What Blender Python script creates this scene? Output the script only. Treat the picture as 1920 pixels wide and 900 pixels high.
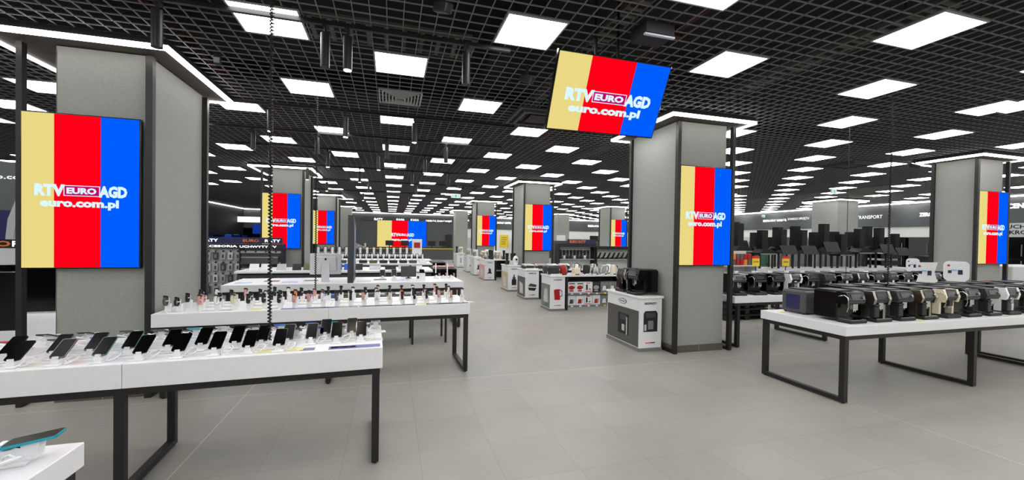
import bpy, math, random
from mathutils import Vector, Matrix
for _o in list(bpy.data.objects): bpy.data.objects.remove(_o)
random.seed(7)
SC = bpy.context.scene; COL = SC.collection
PI = math.pi
# ---------------------------------------------------------------- camera, world, exposure
EYE = 1.8; FPX = 779.0; YAW = .2838; PITCH = -.0132; ROLL = .0161; V0 = 458.7
_c, _s = math.cos(YAW), math.sin(YAW)
_f = Vector((_s*math.cos(PITCH), _c*math.cos(PITCH), math.sin(PITCH)))
_r = Vector((_c, -_s, 0)); _u = _r.cross(_f)
_r2 = _r*math.cos(ROLL) + _u*math.sin(ROLL); _u2 = _u*math.cos(ROLL) - _r*math.sin(ROLL)
cam = bpy.data.cameras.new('camera'); co = bpy.data.objects.new('camera', cam); COL.objects.link(co)
M4 = Matrix((_r2, _u2, -_f)).transposed().to_4x4(); M4.translation = (0, 0, EYE)
co.matrix_world = M4
cam.sensor_width = 36; cam.lens = FPX/1920*36; cam.shift_y = (V0-450)/1920; cam.clip_start = .02; cam.clip_end = 200
SC.camera = co
w = bpy.data.worlds.new('world'); SC.world = w; w.use_nodes = True
w.node_tree.nodes['Background'].inputs[0].default_value = (.8, .85, .9, 1); w.node_tree.nodes['Background'].inputs[1].default_value = .15
SC.view_settings.view_transform = 'Standard'; SC.view_settings.look = 'None'
SC.view_settings.exposure = 0; SC.view_settings.gamma = 1; SC.view_settings.use_curve_mapping = False
PANEL_E = 12.0; STRIP_E = 10.0
def proj(x, y, z):
    p = Vector((x, y, z-EYE)); d = p.dot(_f)
    return (960+FPX*p.dot(_r2)/d, V0-FPX*p.dot(_u2)/d, d)
def FL(u, v, z=0):                                  # point of the plane at height z seen at (u, v)
    r = _f + _r2*((u-960)/FPX) - _u2*((v-V0)/FPX); t = (z-EYE)/r.z
    return r.x*t, r.y*t
# ---------------------------------------------------------------- materials
def srgb(c):
    return tuple(((x/255)/12.92 if x/255 <= .04045 else ((x/255+.055)/1.055)**2.4) for x in c)
MATS = {}
def mat(name, col, rough=.5, metal=0, noise=0, scale=30, bump=0, alpha=None, spec=.5, coat=0):
    m = bpy.data.materials.new(name); m.use_nodes = True; nt = m.node_tree; b = nt.nodes['Principled BSDF']
    c = srgb(col); b.inputs['Base Color'].default_value = (*c, 1); b.inputs['Roughness'].default_value = rough
    b.inputs['Metallic'].default_value = metal; b.inputs['Specular IOR Level'].default_value = spec
    if coat: b.inputs['Coat Weight'].default_value = coat
    if noise or bump:
        t = nt.nodes.new('ShaderNodeTexNoise'); t.inputs['Scale'].default_value = scale; t.inputs['Detail'].default_value = 5
        g = nt.nodes.new('ShaderNodeTexCoord'); nt.links.new(g.outputs['Object'], t.inputs['Vector'])
        if noise:
            r = nt.nodes.new('ShaderNodeValToRGB'); nt.links.new(t.outputs['Fac'], r.inputs['Fac'])
            r.color_ramp.elements[0].position = .3; r.color_ramp.elements[1].position = .7
            r.color_ramp.elements[0].color = (*[x*(1-noise) for x in c], 1); r.color_ramp.elements[1].color = (*[min(1, x*(1+noise)) for x in c], 1)
            nt.links.new(r.outputs['Color'], b.inputs['Base Color'])
        if bump:
            p = nt.nodes.new('ShaderNodeBump'); p.inputs['Strength'].default_value = bump; p.inputs['Distance'].default_value = .004
            nt.links.new(t.outputs['Fac'], p.inputs['Height']); nt.links.new(p.outputs['Normal'], b.inputs['Normal'])
    if alpha is not None:
        b.inputs['Transmission Weight'].default_value = alpha; b.inputs['IOR'].default_value = 1.2
    MATS[name] = m; return m
def emat(name, col, strength=1, raw=False):
    m = bpy.data.materials.new(name); m.use_nodes = True; nt = m.node_tree; nt.nodes.clear()
    e = nt.nodes.new('ShaderNodeEmission'); o = nt.nodes.new('ShaderNodeOutputMaterial'); nt.links.new(e.outputs[0], o.inputs[0])
    e.inputs[0].default_value = (*(col if raw else srgb(col)), 1); e.inputs[1].default_value = strength
    MATS[name] = m; return m
mat('white', (232, 232, 234), .35, noise=.02)
mat('white_gloss', (235, 235, 235), .15)
mat('white_shade', (200, 202, 202), .5)
mat('black_metal', (26, 22, 24), .45, noise=.08, scale=60)
mat('black_gloss', (8, 8, 10), .14, spec=.4)
mat('black_matte', (24, 24, 25), .6)
mat('dark_plastic', (40, 41, 42), .5)
mat('dark_grey', (62, 64, 64), .55)
mat('mid_grey', (120, 121, 120), .5)
mat('grey_light', (165, 166, 165), .5)
mat('steel', (170, 165, 158), .28, metal=1)
mat('chrome', (220, 220, 220), .1, metal=1)
mat('gold_steel', (176, 164, 140), .3, metal=1)
mat('cream', (225, 215, 190), .3)
mat('concrete', (152, 154, 149), .85, noise=.06, scale=55, bump=.15)
mat('phone_glass', (5, 5, 6), .2, spec=.03)
mat('soft_black', (9, 9, 10), .5, spec=.3)
mat('machine_grey', (78, 78, 77), .5)
mat('aluminium', (214, 215, 218), .35, metal=.15)
mat('canopy_wood', (74, 66, 62), .7, noise=.15, scale=12)
mat('wall_dark', (84, 87, 88), .75, noise=.04, scale=8)
mat('wall_black', (22, 23, 28), .7)
mat('wall_white', (238, 238, 232), .8)
mat('grid', (122, 122, 126), .5)
mat('plenum', (5, 5, 6), .95)
mat('tray', (90, 88, 84), .7)
mat('pipe_red', (70, 22, 16), .7)
mat('glass', (235, 240, 240), .05, alpha=.85)
mat('smoke_glass', (44, 46, 50), .15, spec=.35)
mat('red', (170, 22, 26), .3)
mat('bright_red', (205, 30, 34), .45)
mat('orange', (226, 120, 40), .5)
mat('yellow', (236, 206, 40), .5)
mat('pale_yellow', (232, 226, 150), .6)
mat('blue', (40, 90, 190), .4)
mat('navy', (32, 38, 84), .4)
mat('cyan', (20, 150, 170), .3)
mat('pale_blue', (150, 190, 225), .4)
mat('violet', (108, 104, 160), .5)
mat('purple', (90, 60, 150), .4)
mat('pink', (215, 160, 150), .4)
mat('rose', (200, 100, 140), .4)
mat('green', (60, 110, 85), .3)
mat('olive', (90, 88, 50), .4)
mat('brown_grey', (92, 84, 76), .5)
mat('poster_grey', (82, 80, 78), .3)
mat('poster_beige', (196, 172, 140), .4)
mat('silver_plastic', (205, 207, 208), .25, metal=.4)
emat('panel_light', (1.0, 1.0, 1.0), PANEL_E, raw=True)
emat('strip_light', (1.0, .97, .93), STRIP_E, raw=True)
emat('spot_light', (1.0, .9, .78), 30, raw=True)
emat('scr_yellow', (234, 216, 132)); emat('scr_red', (255, 0, 24)); emat('scr_blue', (0, 94, 255)); emat('scr_text', (216, 244, 255), 1.05)
emat('scr_box', (190, 10, 110)); emat('sign_white', (255, 255, 255), 1.6); emat('scr_deep', (20, 60, 160), .8); emat('scr_navy', (22, 26, 70), .7)
emat('scr_pale', (190, 225, 245), 1.0); emat('strip_yellow', (240, 210, 70), 1.0); emat('green_sign', (190, 235, 230), 1.0)
# floor tiles
def floor_mat():
    m = bpy.data.materials.new('floor_tiles'); m.use_nodes = True; nt = m.node_tree; b = nt.nodes['Principled BSDF']; L = nt.links
    g = nt.nodes.new('ShaderNodeTexCoord'); mp = nt.nodes.new('ShaderNodeMapping'); mp.inputs['Location'].default_value = (-.25, .05, 0)
    L.new(g.outputs['Object'], mp.inputs['Vector'])
    br = nt.nodes.new('ShaderNodeTexBrick'); br.offset = 0; br.inputs['Scale'].default_value = 1
    br.inputs['Brick Width'].default_value = .6; br.inputs['Row Height'].default_value = .6
    br.inputs['Mortar Size'].default_value = .0022; br.inputs['Mortar Smooth'].default_value = .3; br.inputs['Bias'].default_value = 0
    br.inputs['Color1'].default_value = (*srgb((160, 158, 150)), 1); br.inputs['Color2'].default_value = (*srgb((154, 152, 144)), 1)
    br.inputs['Mortar'].default_value = (*srgb((136, 133, 127)), 1); L.new(mp.outputs[0], br.inputs['Vector'])
    mp2 = nt.nodes.new('ShaderNodeMapping'); mp2.inputs['Location'].default_value = (1.55, -5.275, 0); L.new(g.outputs['Object'], mp2.inputs['Vector'])
    b2 = nt.nodes.new('ShaderNodeTexBrick'); b2.offset = 0; b2.inputs['Scale'].default_value = 1
    b2.inputs['Brick Width'].default_value = 6.6; b2.inputs['Row Height'].default_value = 1.92*2; b2.inputs['Mortar Size'].default_value = .005; b2.inputs['Mortar Smooth'].default_value = .2
    b2.inputs['Color1'].default_value = (0, 0, 0, 1); b2.inputs['Color2'].default_value = (0, 0, 0, 1); b2.inputs['Mortar'].default_value = (1, 1, 1, 1); L.new(mp2.outputs[0], b2.inputs['Vector'])
    n = nt.nodes.new('ShaderNodeTexNoise'); n.inputs['Scale'].default_value = 90; n.inputs['Detail'].default_value = 6; n.inputs['Roughness'].default_value = .8; L.new(g.outputs['Object'], n.inputs['Vector'])
    n2 = nt.nodes.new('ShaderNodeTexNoise'); n2.inputs['Scale'].default_value = 1.2; n2.inputs['Detail'].default_value = 4; L.new(g.outputs['Object'], n2.inputs['Vector'])
    def mix(kind, fac, a, bb):
        x = nt.nodes.new('ShaderNodeMix'); x.data_type = 'RGBA'; x.blend_type = kind
        if isinstance(fac, float): x.inputs[0].default_value = fac
        else: L.new(fac, x.inputs[0])
        for k, s in ((6, a), (7, bb)):
            if isinstance(s, tuple): x.inputs[k].default_value = s
            else: L.new(s, x.inputs[k])
        return x.outputs[2]
    c = mix('MIX', b2.outputs['Color'], br.outputs['Color'], (*srgb((196, 192, 182)), 1))
    r = nt.nodes.new('ShaderNodeValToRGB'); r.color_ramp.elements[0].position = .32; r.color_ramp.elements[1].position = .68
    r.color_ramp.elements[0].color = (.8, .8, .8, 1); r.color_ramp.elements[1].color = (1.12, 1.12, 1.12, 1); L.new(n.outputs['Fac'], r.inputs['Fac'])
    r2 = nt.nodes.new('ShaderNodeValToRGB'); r2.color_ramp.elements[0].position = .35; r2.color_ramp.elements[1].position = .65
    r2.color_ramp.elements[0].color = (.93, .93, .93, 1); r2.color_ramp.elements[1].color = (1.04, 1.03, 1.0, 1); L.new(n2.outputs['Fac'], r2.inputs['Fac'])
    c = mix('MULTIPLY', 1.0, c, r.outputs['Color']); c = mix('MULTIPLY', 1.0, c, r2.outputs['Color'])
    L.new(c, b.inputs['Base Color']); b.inputs['Roughness'].default_value = .42; b.inputs['Specular IOR Level'].default_value = .35
    MATS['floor'] = m
floor_mat()
# ---------------------------------------------------------------- mesh builder
class MB:
    def __init__(s): s.v = []; s.f = []; s.m = []; s.sm = []; s.mats = []
    def mi(s, name):
        if name not in s.mats: s.mats.append(name)
        return s.mats.index(name)
    def add(s, vs, fs, m, smooth=False):
        k = len(s.v); s.v += [tuple(v) for v in vs]; i = s.mi(m)
        for f in fs: s.f.append([a+k for a in f]); s.m.append(i); s.sm.append(smooth)
        return s
    def box(s, x0, x1, y0, y1, z0, z1, m, c=0):
        if c:
            return s.obox(((x0+x1)/2, (y0+y1)/2, (z0+z1)/2), (x1-x0, y1-y0, z1-z0), None, m, c)
        vs = [(x, y, z) for x in (x0, x1) for y in (y0, y1) for z in (z0, z1)]
        return s.add(vs, [(0,1,3,2),(4,6,7,5),(0,4,5,1),(2,3,7,6),(0,2,6,4),(1,5,7,3)], m)
    def obox(s, ctr, size, rot, m, c=0, smooth=False):
        hx, hy, hz = [a/2 for a in size]; ctr = Vector(ctr)
        R = rot if rot is not None else Matrix.Identity(3)
        if not c:
            vs = [ctr + R @ Vector((x, y, z)) for x in (-hx, hx) for y in (-hy, hy) for z in (-hz, hz)]
            return s.add(vs, [(0,1,3,2),(4,6,7,5),(0,4,5,1),(2,3,7,6),(0,2,6,4),(1,5,7,3)], m)
        vs = []; idx = {}
        for sx in (-1, 1):
            for sy in (-1, 1):
                for sz in (-1, 1):
                    for a in range(3):
                        d = [c, c, c]; d[a] = 0
                        idx[(sx, sy, sz, a)] = len(vs)
                        vs.append(ctr + R @ Vector((sx*(hx-d[0]), sy*(hy-d[1]), sz*(hz-d[2]))))
        fs = []
        for a in range(3):
            b, e = (a+1) % 3, (a+2) % 3
            for sg in (-1, 1):
                q = []
                for (p, r) in ((-1,-1),(1,-1),(1,1),(-1,1)):
                    k = [0,0,0]; k[a] = sg; k[b] = p; k[e] = r; q.append(idx[(*k, a)])
                fs.append(q if sg > 0 else q[::-1])
            for p in (-1, 1):
                for r in (-1, 1):
                    k0 = [0,0,0]; k0[b] = p; k0[e] = r; k0[a] = -1; k1 = list(k0); k1[a] = 1
                    q = [idx[(*k0, b)], idx[(*k1, b)], idx[(*k1, e)], idx[(*k0, e)]]
                    fs.append(q if p*r < 0 else q[::-1])
        for sx in (-1, 1):
            for sy in (-1, 1):
                for sz in (-1, 1):
                    t = [idx[(sx, sy, sz, a)] for a in range(3)]
                    fs.append(t if sx*sy*sz > 0 else t[::-1])
        return s.add(vs, fs, m, smooth)
    def cyl(s, p0, p1, r, m, seg=12, r2=None, caps=True):
        p0, p1 = Vector(p0), Vector(p1); r2 = r if r2 is None else r2
        d = (p1-p0).normalized(); a = d.orthogonal().normalized(); b = d.cross(a)
        vs = []
        for p, rr in ((p0, r), (p1, r2)):
            for i in range(seg):
                t = 2*PI*i/seg; vs.append(p + (a*math.cos(t)+b*math.sin(t))*rr)
        s.add(vs, [(i, (i+1) % seg, seg+(i+1) % seg, seg+i) for i in range(seg)], m, True)
        if caps: s.add(vs, [tuple(range(seg))[::-1], tuple(range(seg, 2*seg))], m)
        return s
    def lathe(s, prof, c, m, seg=16):
        vs = []; n = len(prof)
        for (r, z) in prof:
            for i in range(seg):
                t = 2*PI*i/seg; vs.append((c[0]+r*math.cos(t), c[1]+r*math.sin(t), c[2]+z))
        fs = [(j*seg+i, j*seg+(i+1) % seg, (j+1)*seg+(i+1) % seg, (j+1)*seg+i) for j in range(n-1) for i in range(seg)]
        s.add(vs, fs, m, True)
        s.add(vs, [tuple(range(seg))[::-1], tuple(range((n-1)*seg, n*seg))], m)
        return s
    def tube(s, pts, r, m, seg=6, closed=False):
        pts = [Vector(p) for p in pts]; n = len(pts); vs = []; up = Vector((.13, .21, .97))
        for i, p in enumerate(pts):
            d = (pts[(i+1) % n if closed else min(i+1, n-1)] - pts[(i-1) % n if closed else max(i-1, 0)]).normalized()
            a = d.cross(up).normalized(); b = d.cross(a)
            for k in range(seg):
                t = 2*PI*k/seg; vs.append(p + (a*math.cos(t)+b*math.sin(t))*r)
        fs = []
        for i in range(n if closed else n-1):
            j = (i+1) % n
            for k in range(seg): fs.append((i*seg+k, i*seg+(k+1) % seg, j*seg+(k+1) % seg, j*seg+k))
        s.add(vs, fs, m, True)
        if not closed: s.add(vs, [tuple(range(seg))[::-1], tuple(range((n-1)*seg, n*seg))], m)
        return s
    def prism(s, poly, axis, d0, d1, m):          # poly in the other two axes (in xyz order), extruded d0..d1 on axis
        n = len(poly); vs = []
        for d in (d0, d1):
            for (a, b) in poly:
                v = [a, b]; v.insert(axis, d); vs.append(tuple(v))
        ar = sum(poly[i][0]*poly[(i+1) % n][1]-poly[(i+1) % n][0]*poly[i][1] for i in range(n))
        fs = [tuple(range(n))[::-1], tuple(range(n, 2*n))] + [(i, (i+1) % n, n+(i+1) % n, n+i) for i in range(n)]
        if (ar < 0) != (axis == 1): fs = [f[::-1] for f in fs]
        return s.add(vs, fs, m)
    def mesh(s, name):
        me = bpy.data.meshes.new(name); me.from_pydata(s.v, [], s.f)
        for n in s.mats: me.materials.append(MATS[n])
        me.polygons.foreach_set('material_index', s.m); me.polygons.foreach_set('use_smooth', s.sm); me.update()
        return me
def link(name, me, parent=None, loc=(0,0,0), rot=(0,0,0)):
    o = bpy.data.objects.new(name, me); COL.objects.link(o); o.location = loc; o.rotation_euler = rot
    if parent: o.parent = parent
    return o
def ob(name, mb, parent=None, loc=(0,0,0), rot=(0,0,0)): return link(name, mb.mesh(name), parent, loc, rot)
def tag(o, label, cat, group=None):
    o['label'] = label; o['category'] = cat
    if group: o['group'] = group
    return o
def struct(name, mb): o = ob(name, mb); o['kind'] = 'structure'; return o
def thing(name, label, cat, loc=(0,0,0), rz=0, group=None):
    o = bpy.data.objects.new(name, None); COL.objects.link(o); o.empty_display_size = .1
    o.location = loc; o.rotation_euler = (0, 0, rz); return tag(o, label, cat, group)
class Proto:                                         # parts: [name, mesh, [sub-parts]]
    def __init__(s, *parts): s.parts = [(n, (m.mesh(n) if isinstance(m, MB) else m), [(a, (b.mesh(a) if isinstance(b, MB) else b)) for a, b in (k[0] if k else [])]) for n, m, *k in parts]
    def put(s, name, label, cat, loc, rz=0, group=None, scale=None):
        if len(s.parts) == 1 and not s.parts[0][2]:
            o = link(name, s.parts[0][1], None, loc, (0,0,rz)); tag(o, label, cat, group)
        else:
            o = thing(name, label, cat, loc, rz, group)
            for n, me, subs in s.parts:
                c = link(n, me, o)
                for a, b in subs: link(a, b, c)
        if scale: o.scale = scale
        return o
_fc = {}
def text_mesh(txt, rect, y, m, offset=.02, flip=False, depth=.001):
    """letters as geometry filling rect (x0, x1, z0, z1) in the XZ plane, facing -Y"""
    cu = bpy.data.curves.new('t', 'FONT'); cu.body = txt; cu.offset = offset; cu.resolution_u = 2; cu.extrude = .02; cu.space_character = 1.0
    o = bpy.data.objects.new('t', cu); COL.objects.link(o); dg = bpy.context.evaluated_depsgraph_get(); dg.update()
    me = bpy.data.meshes.new_from_object(o.evaluated_get(dg)); bpy.data.objects.remove(o); bpy.data.curves.remove(cu)
    xs = [v.co.x for v in me.vertices]; ys = [v.co.y for v in me.vertices]
    a0, a1, b0, b1 = min(xs), max(xs), min(ys), max(ys); x0, x1, z0, z1 = rect
    for v in me.vertices:
        X, Y, Z = v.co
        v.co = (x0+(X-a0)/(a1-a0)*(x1-x0), y-(depth if Z > 0 else -depth*0), z0+(Y-b0)/(b1-b0)*(z1-z0))
    me.materials.clear(); me.materials.append(MATS[m]); return me
def txt(name, t, rect, y, m, parent, offset=.02, rot=(0,0,0), loc=(0,0,0)):
    return link(name, text_mesh(t, rect, y, m, offset), parent, loc, rot)
def ordn(k):
    W = ['first','second','third','fourth','fifth','sixth','seventh','eighth','ninth','tenth','eleventh','twelfth','thirteenth','fourteenth','fifteenth','sixteenth','seventeenth','eighteenth','nineteenth','twentieth']
    if k < 20: return W[k]
    k += 1; return '%d%s' % (k, 'th' if k % 100 in (11,12,13) else {1:'st',2:'nd',3:'rd'}.get(k % 10, 'th'))
# ================================================================ THE SETTING
CEIL = 3.85
m = MB(); m.box(-11, 24, -4, 39, -.1, 0, 'floor'); struct('floor', m)
m = MB()
x = .99-.15*79
while x < 23.6: m.box(x-.0035, x+.0035, .6, 38.5, CEIL, CEIL+.012, 'grid'); x += .15
y = 3.634-.15*20
while y < 38.6: m.box(-10.9, 23.6, y-.0035, y+.0035, CEIL, CEIL+.012, 'grid'); y += .15
struct('ceiling', m)
m = MB(); m.box(-11, 24, -4, 39, 4.75, 4.85, 'plenum'); struct('ceiling_upper', m)
m = MB(); m.box(-11.1, -10.9, -4, 39, 0, 4.8, 'wall_black'); struct('wall_left', m)
m = MB(); m.box(23.55, 23.75, -4, 39, 0, 4.8, 'wall_white'); struct('wall_right', m)
m = MB(); m.box(5.7, 23.6, 38.5, 38.7, 0, 4.8, 'wall_white'); struct('wall_back', m)
m = MB(); m.box(-11, 5.7, 36.5, 36.7, 0, 4.8, 'wall_dark'); m.box(5.6, 5.8, 36.5, 38.6, 0, 4.8, 'wall_dark'); struct('wall_register', m)
m = MB(); m.box(-11, 24, -4.2, -4, 0, 4.8, 'wall_white'); struct('wall_front', m)
m = MB(); m.box(23.47, 23.55, -4, 38.5, 2.7, 3.8, 'wall_dark'); struct('trim_1', m)
m = MB(); m.box(5.8, 23.47, 38.42, 38.5, 2.7, 3.8, 'wall_dark'); struct('trim_2', m)
m = MB(); m.box(23.3, 23.36, 9, 27.2, 3.77, 3.82, 'strip_light'); m.box(9.0, 23.3, 38.3, 38.36, 3.77, 3.82, 'strip_light'); struct('trim_3', m)
m = MB(); m.box(-10.8, 5.3, 36.38, 36.44, 3.78, 3.82, 'strip_light'); m.box(-10.84, -10.8, 24, 36.4, 3.78, 3.82, 'strip_light'); struct('trim_4', m)
# ducts and cable trays seen through the open grid
def tray(label, x0, y0, L, along='x', w=.3, z=4.2, step=.14):
    m = MB()
    if along == 'x':
        for yy in (y0, y0+w): m.box(x0, x0+L, yy-.01, yy+.01, z, z+.06, 'tray')
        k = x0
        while k < x0+L: m.box(k, k+.05, y0, y0+w, z, z+.015, 'tray'); k += step
    else:
        for xx in (x0, x0+w): m.box(xx-.01, xx+.01, y0, y0+L, z, z+.06, 'tray')
        k = y0
        while k < y0+L: m.box(x0, x0+w, k, k+.05, z, z+.015, 'tray'); k += step
    ex, ey = (x0+L/2, y0) if along == 'x' else (x0, y0+L/2)
    for q in (-.4, .4): m.box(ex+(q*L if along == 'x' else 0)-.006, ex+(q*L if along == 'x' else 0)+.006, ey+(0 if along == 'x' else q*L)-.006, ey+(0 if along == 'x' else q*L)+.006, z+.06, 4.75, 'black_matte')
    tag(ob('cable_tray', m), label, 'cable tray')
tray('ladder cable tray above the grid beside the hanging screen', 2.3, 2.4, 6, 'y', .2)
tray('ladder cable tray above the grid over the nearest watch tables', -1.3, 4.9, 2.2, 'x', .55, 4.15, .2)
tray('long cable tray above the grid on the right of the hall', 5.2, 2.2, 9, 'y', .25)
for q, lab in (((-8, 20, 8.1, 8.6, 4.46, 4.7), 'nearer black air duct crossing above the open ceiling grid'), ((-8, 20, 16.1, 16.6, 4.46, 4.7), 'farther black air duct crossing above the open ceiling grid'), ((1.2, 1.5, 1, 36, 4.15, 4.42), 'long black air duct running away above the centre aisle')):
    m = MB(); m.box(*q, 'plenum'); tag(ob('air_duct', m), lab, 'air duct')
for (X, Yr, lab) in ((-2.6, (1.5, 9), 'red pipe above the grid near the left pillar'), (3.3, (1.5, 9), 'red pipe above the grid right of the hanging screen')):
    m = MB(); m.cyl((X, Yr[0], 4.35), (X, Yr[1], 4.35), .025, 'pipe_red', 10)
    for k in range(6): m.box(X-.08, X+.08, Yr[0]+.6+k*1.1, Yr[0]+.7+k*1.1, 4.28, 4.42, 'pipe_red')
    tag(ob('water_pipe', m), lab, 'pipe')
# ---------------------------------------------------------------- pillars
CANOPY = []
def pillar(kind, x, y, depth, label, screen_label=None, block=None):
    t = thing('pillar', label, 'pillar', (x, y, 0), 0, 'clad pillars of the hall')
    if kind == 'R': bx0, bx1, fl, fr, can = .05, 1.0, (0, .06), (1.07, 1.13), (-.27, 1.33)
    elif kind == 'L': bx0, bx1, fl, fr, can = .28, 1.085, (0, .05), (1.085, 1.15), (-.27, 1.38)
    else: bx0, bx1, fl, fr, can = 0, block, None, None, (-.25, block+.25)
    m = MB(); m.box(bx0, bx1, .03, depth, .115, 3.74, 'concrete'); ob('cladding', m, t)
    if depth > .9 and kind != 'P':
        m = MB()
        m.box(bx0-.002, bx0+.006, .03, .034, .1, 3.7, 'grey_light'); ob('seam', m, t)
    m = MB(); m.box(bx0-.008, bx1+.008, .02, depth+.01, 0, .115, 'brown_grey'); m.box((bx0+bx1)/2-.002, (bx0+bx1)/2+.002, .018, .03, 0, .115, 'grey_light'); ob('base_tile', m, t)
    for fr_ in (fl, fr):
        if not fr_: continue
        a, b = fr_; m = MB()
        m.box(a, b, -.045, .02, 0, 3.72, 'black_metal'); m.box(a, b, depth, depth+.065, 0, 3.72, 'black_metal')
        m.box(a+.005, b-.005, .02, depth, 0, .05, 'black_metal'); ob('steel_frame', m, t)
    c0, c1 = can; d0, d1 = -.26, depth+.3
    m = MB(); m.box(c0+.05, c1-.05, d0+.05, d1-.05, 3.75, 3.83, 'canopy_wood'); m.box(c0+.01, c1-.01, d0+.01, d1-.01, 3.775, 3.84, 'black_metal'); ob('canopy', m, t)
    m = MB(); s = .04
    for a in ((c0, c1, d0, d0+s), (c0, c1, d1-s, d1), (c0, c0+s, d0+s, d1-s), (c1-s, c1, d0+s, d1-s)): m.box(*a, 3.73, 3.775, 'strip_light')
    ob('light_strip', m, t)
    CANOPY.append((x+c0, x+c1, y+d0, y+d1))
    if screen_label:
        sx = .06 if kind == 'R' else .05
        SCREEN.put('advertising_screen', screen_label, 'screen', (x+sx, y-.047, 1.43), 0, 'portrait screens on the pillars')
    return t
def logo_parts(W, H, cz, k=1.0):
    """lettering on a screen of width W; cz height of the logo line"""
    P = []; y = -.004
    P.append(('logo_lettering', text_mesh('RTV', (.105*W, .355*W, cz-.062*k, cz+.062*k), y, 'scr_text', .058)))
    P.append(('logo_lettering', text_mesh('AGD', (.645*W, .895*W, cz-.062*k, cz+.062*k), y, 'scr_text', .058)))
    m = MB(); a, b, h = .345*W, .655*W, .055*k; t = .007*k
    m.box(a, b, -.0035, -.003, cz-h, cz+h, 'scr_box')
    for q in ((a, b, cz+h-t, cz+h), (a, b, cz-h, cz-h+t), (a, a+t, cz-h, cz+h), (b-t, b, cz-h, cz+h)): m.box(q[0], q[1], -.005, -.0036, q[2], q[3], 'scr_text')
    P.append(('logo_frame', m))
    P.append(('logo_lettering', text_mesh('EURO', (a+.025*k, b-.03*k, cz-.033*k, cz+.033*k), -.0045, 'scr_text', .048)))
    P.append(('web_address', text_mesh('euro.com.pl', (.15*W, .82*W, cz-.195*k, cz-.085*k), y, 'scr_text', .048)))
    return P
def screen_proto(W, H, frac, cz, k, b=.012, t=.05):
    c = MB(); c.box(-b, W+b, 0, t, -b, H+b, 'black_gloss', .004)
    s = MB(); x0 = 0
    for f, mm in zip(frac, ('scr_yellow', 'scr_red', 'scr_blue')):
        s.box(x0, x0+f*W, -.003, 0, 0, H, mm); x0 += f*W
    return Proto(('casing', c), ('display', s, logo_parts(W, H, cz, k)))
SCREEN = screen_proto(.985, 1.585, (.265, .395, .34), .80, 1.0)
pillar('R', 4.36, 5.66, 1.3, 'grey clad pillar right of the centre aisle behind the espresso display cabinet', 'portrait screen with yellow, red and blue stripes on the pillar behind the espresso cabinet')
pillar('L', -3.65, 5.49, 1.35, 'large grey clad pillar at the left behind the nearest phone table', 'largest portrait screen with three stripes, on the left pillar by the phone table')
pillar('R', 12.24, 5.9, .72, 'grey clad pillar at the far right behind the coffee machine table', 'portrait screen on the far right pillar beside the microwave department sign')
pillar('R', 4.38, 13.7, 1.3, 'grey clad pillar in mid hall behind the kettle gondola', 'portrait screen on the mid-hall pillar behind the kettle gondola')
pillar('R', 4.3, 21.6, 1.3, 'grey clad pillar at the far end of the aisle left of the yellow poster', 'small portrait screen on the pillar left of the yellow poster')
pillar('L', -3.6, 13.5, 1.3, 'grey clad pillar behind the long black coiled cable', 'portrait screen behind the nearest black coiled cable')
pillar('L', -3.65, 21.6, 1.3, 'narrow looking grey pillar behind the thinner coiled cable above the silver computer', 'small portrait screen above the back of the silver desktop computer')
pillar('R', 12.15, 21.5, 1.3, 'distant grey pillar just left of the large central pillar', 'small portrait screen beside the left edge of the large central pillar')
pillar('R', 12.05, 13.85, 1.3, 'grey pillar almost hidden behind the large central pillar', 'portrait screen almost hidden behind the large central pillar')
pillar('P', 18.95, 13.6, 1.2, 'plain grey pillar without a screen before the right wall lettering', None, 1.25)
pillar('P', 12.2, 29.3, 1.2, 'plain distant pillar without a screen right of the mid-hall pillar', None, .9)
pillar('P', 4.4, 29.3, 1.2, 'plain distant pillar beside the service counter', None, .85)
pillar('P', -3.6, 29.3, 1.2, 'plain distant pillar left of the service wall', None, 1.05)
# hanging television
tv = screen_proto(1.23, .70, (.275, .40, .325), .34, .95, .014, .045)
t = thing('hanging_television', 'landscape screen with three stripes hanging tilted from the ceiling grid', 'television', (2.082, 3.741, 3.233))
R_ = Matrix.Rotation(.052, 4, 'Z') @ Matrix.Rotation(.4464, 4, 'X') @ Matrix.Rotation(-.0189, 4, 'Y')
OFF = Matrix.Translation((-.615, 0, -.35))
for n, me, subs in tv.parts:
    c = link(n, me, t); c.matrix_local = R_ @ OFF
    for a, b in subs: link(a, b, c)
for px in (-.13, .12):
    m = MB(); m.cyl((px, .06, .1), (px, .06, 1.2), .016, 'black_metal', 10); ob('ceiling_pole', m, t)
m = MB(); m.box(-.25, .25, .035, .1, -.12, .14, 'black_metal'); ob('mount_bracket', m, t, rot=(.4464, 0, 0))
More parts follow.
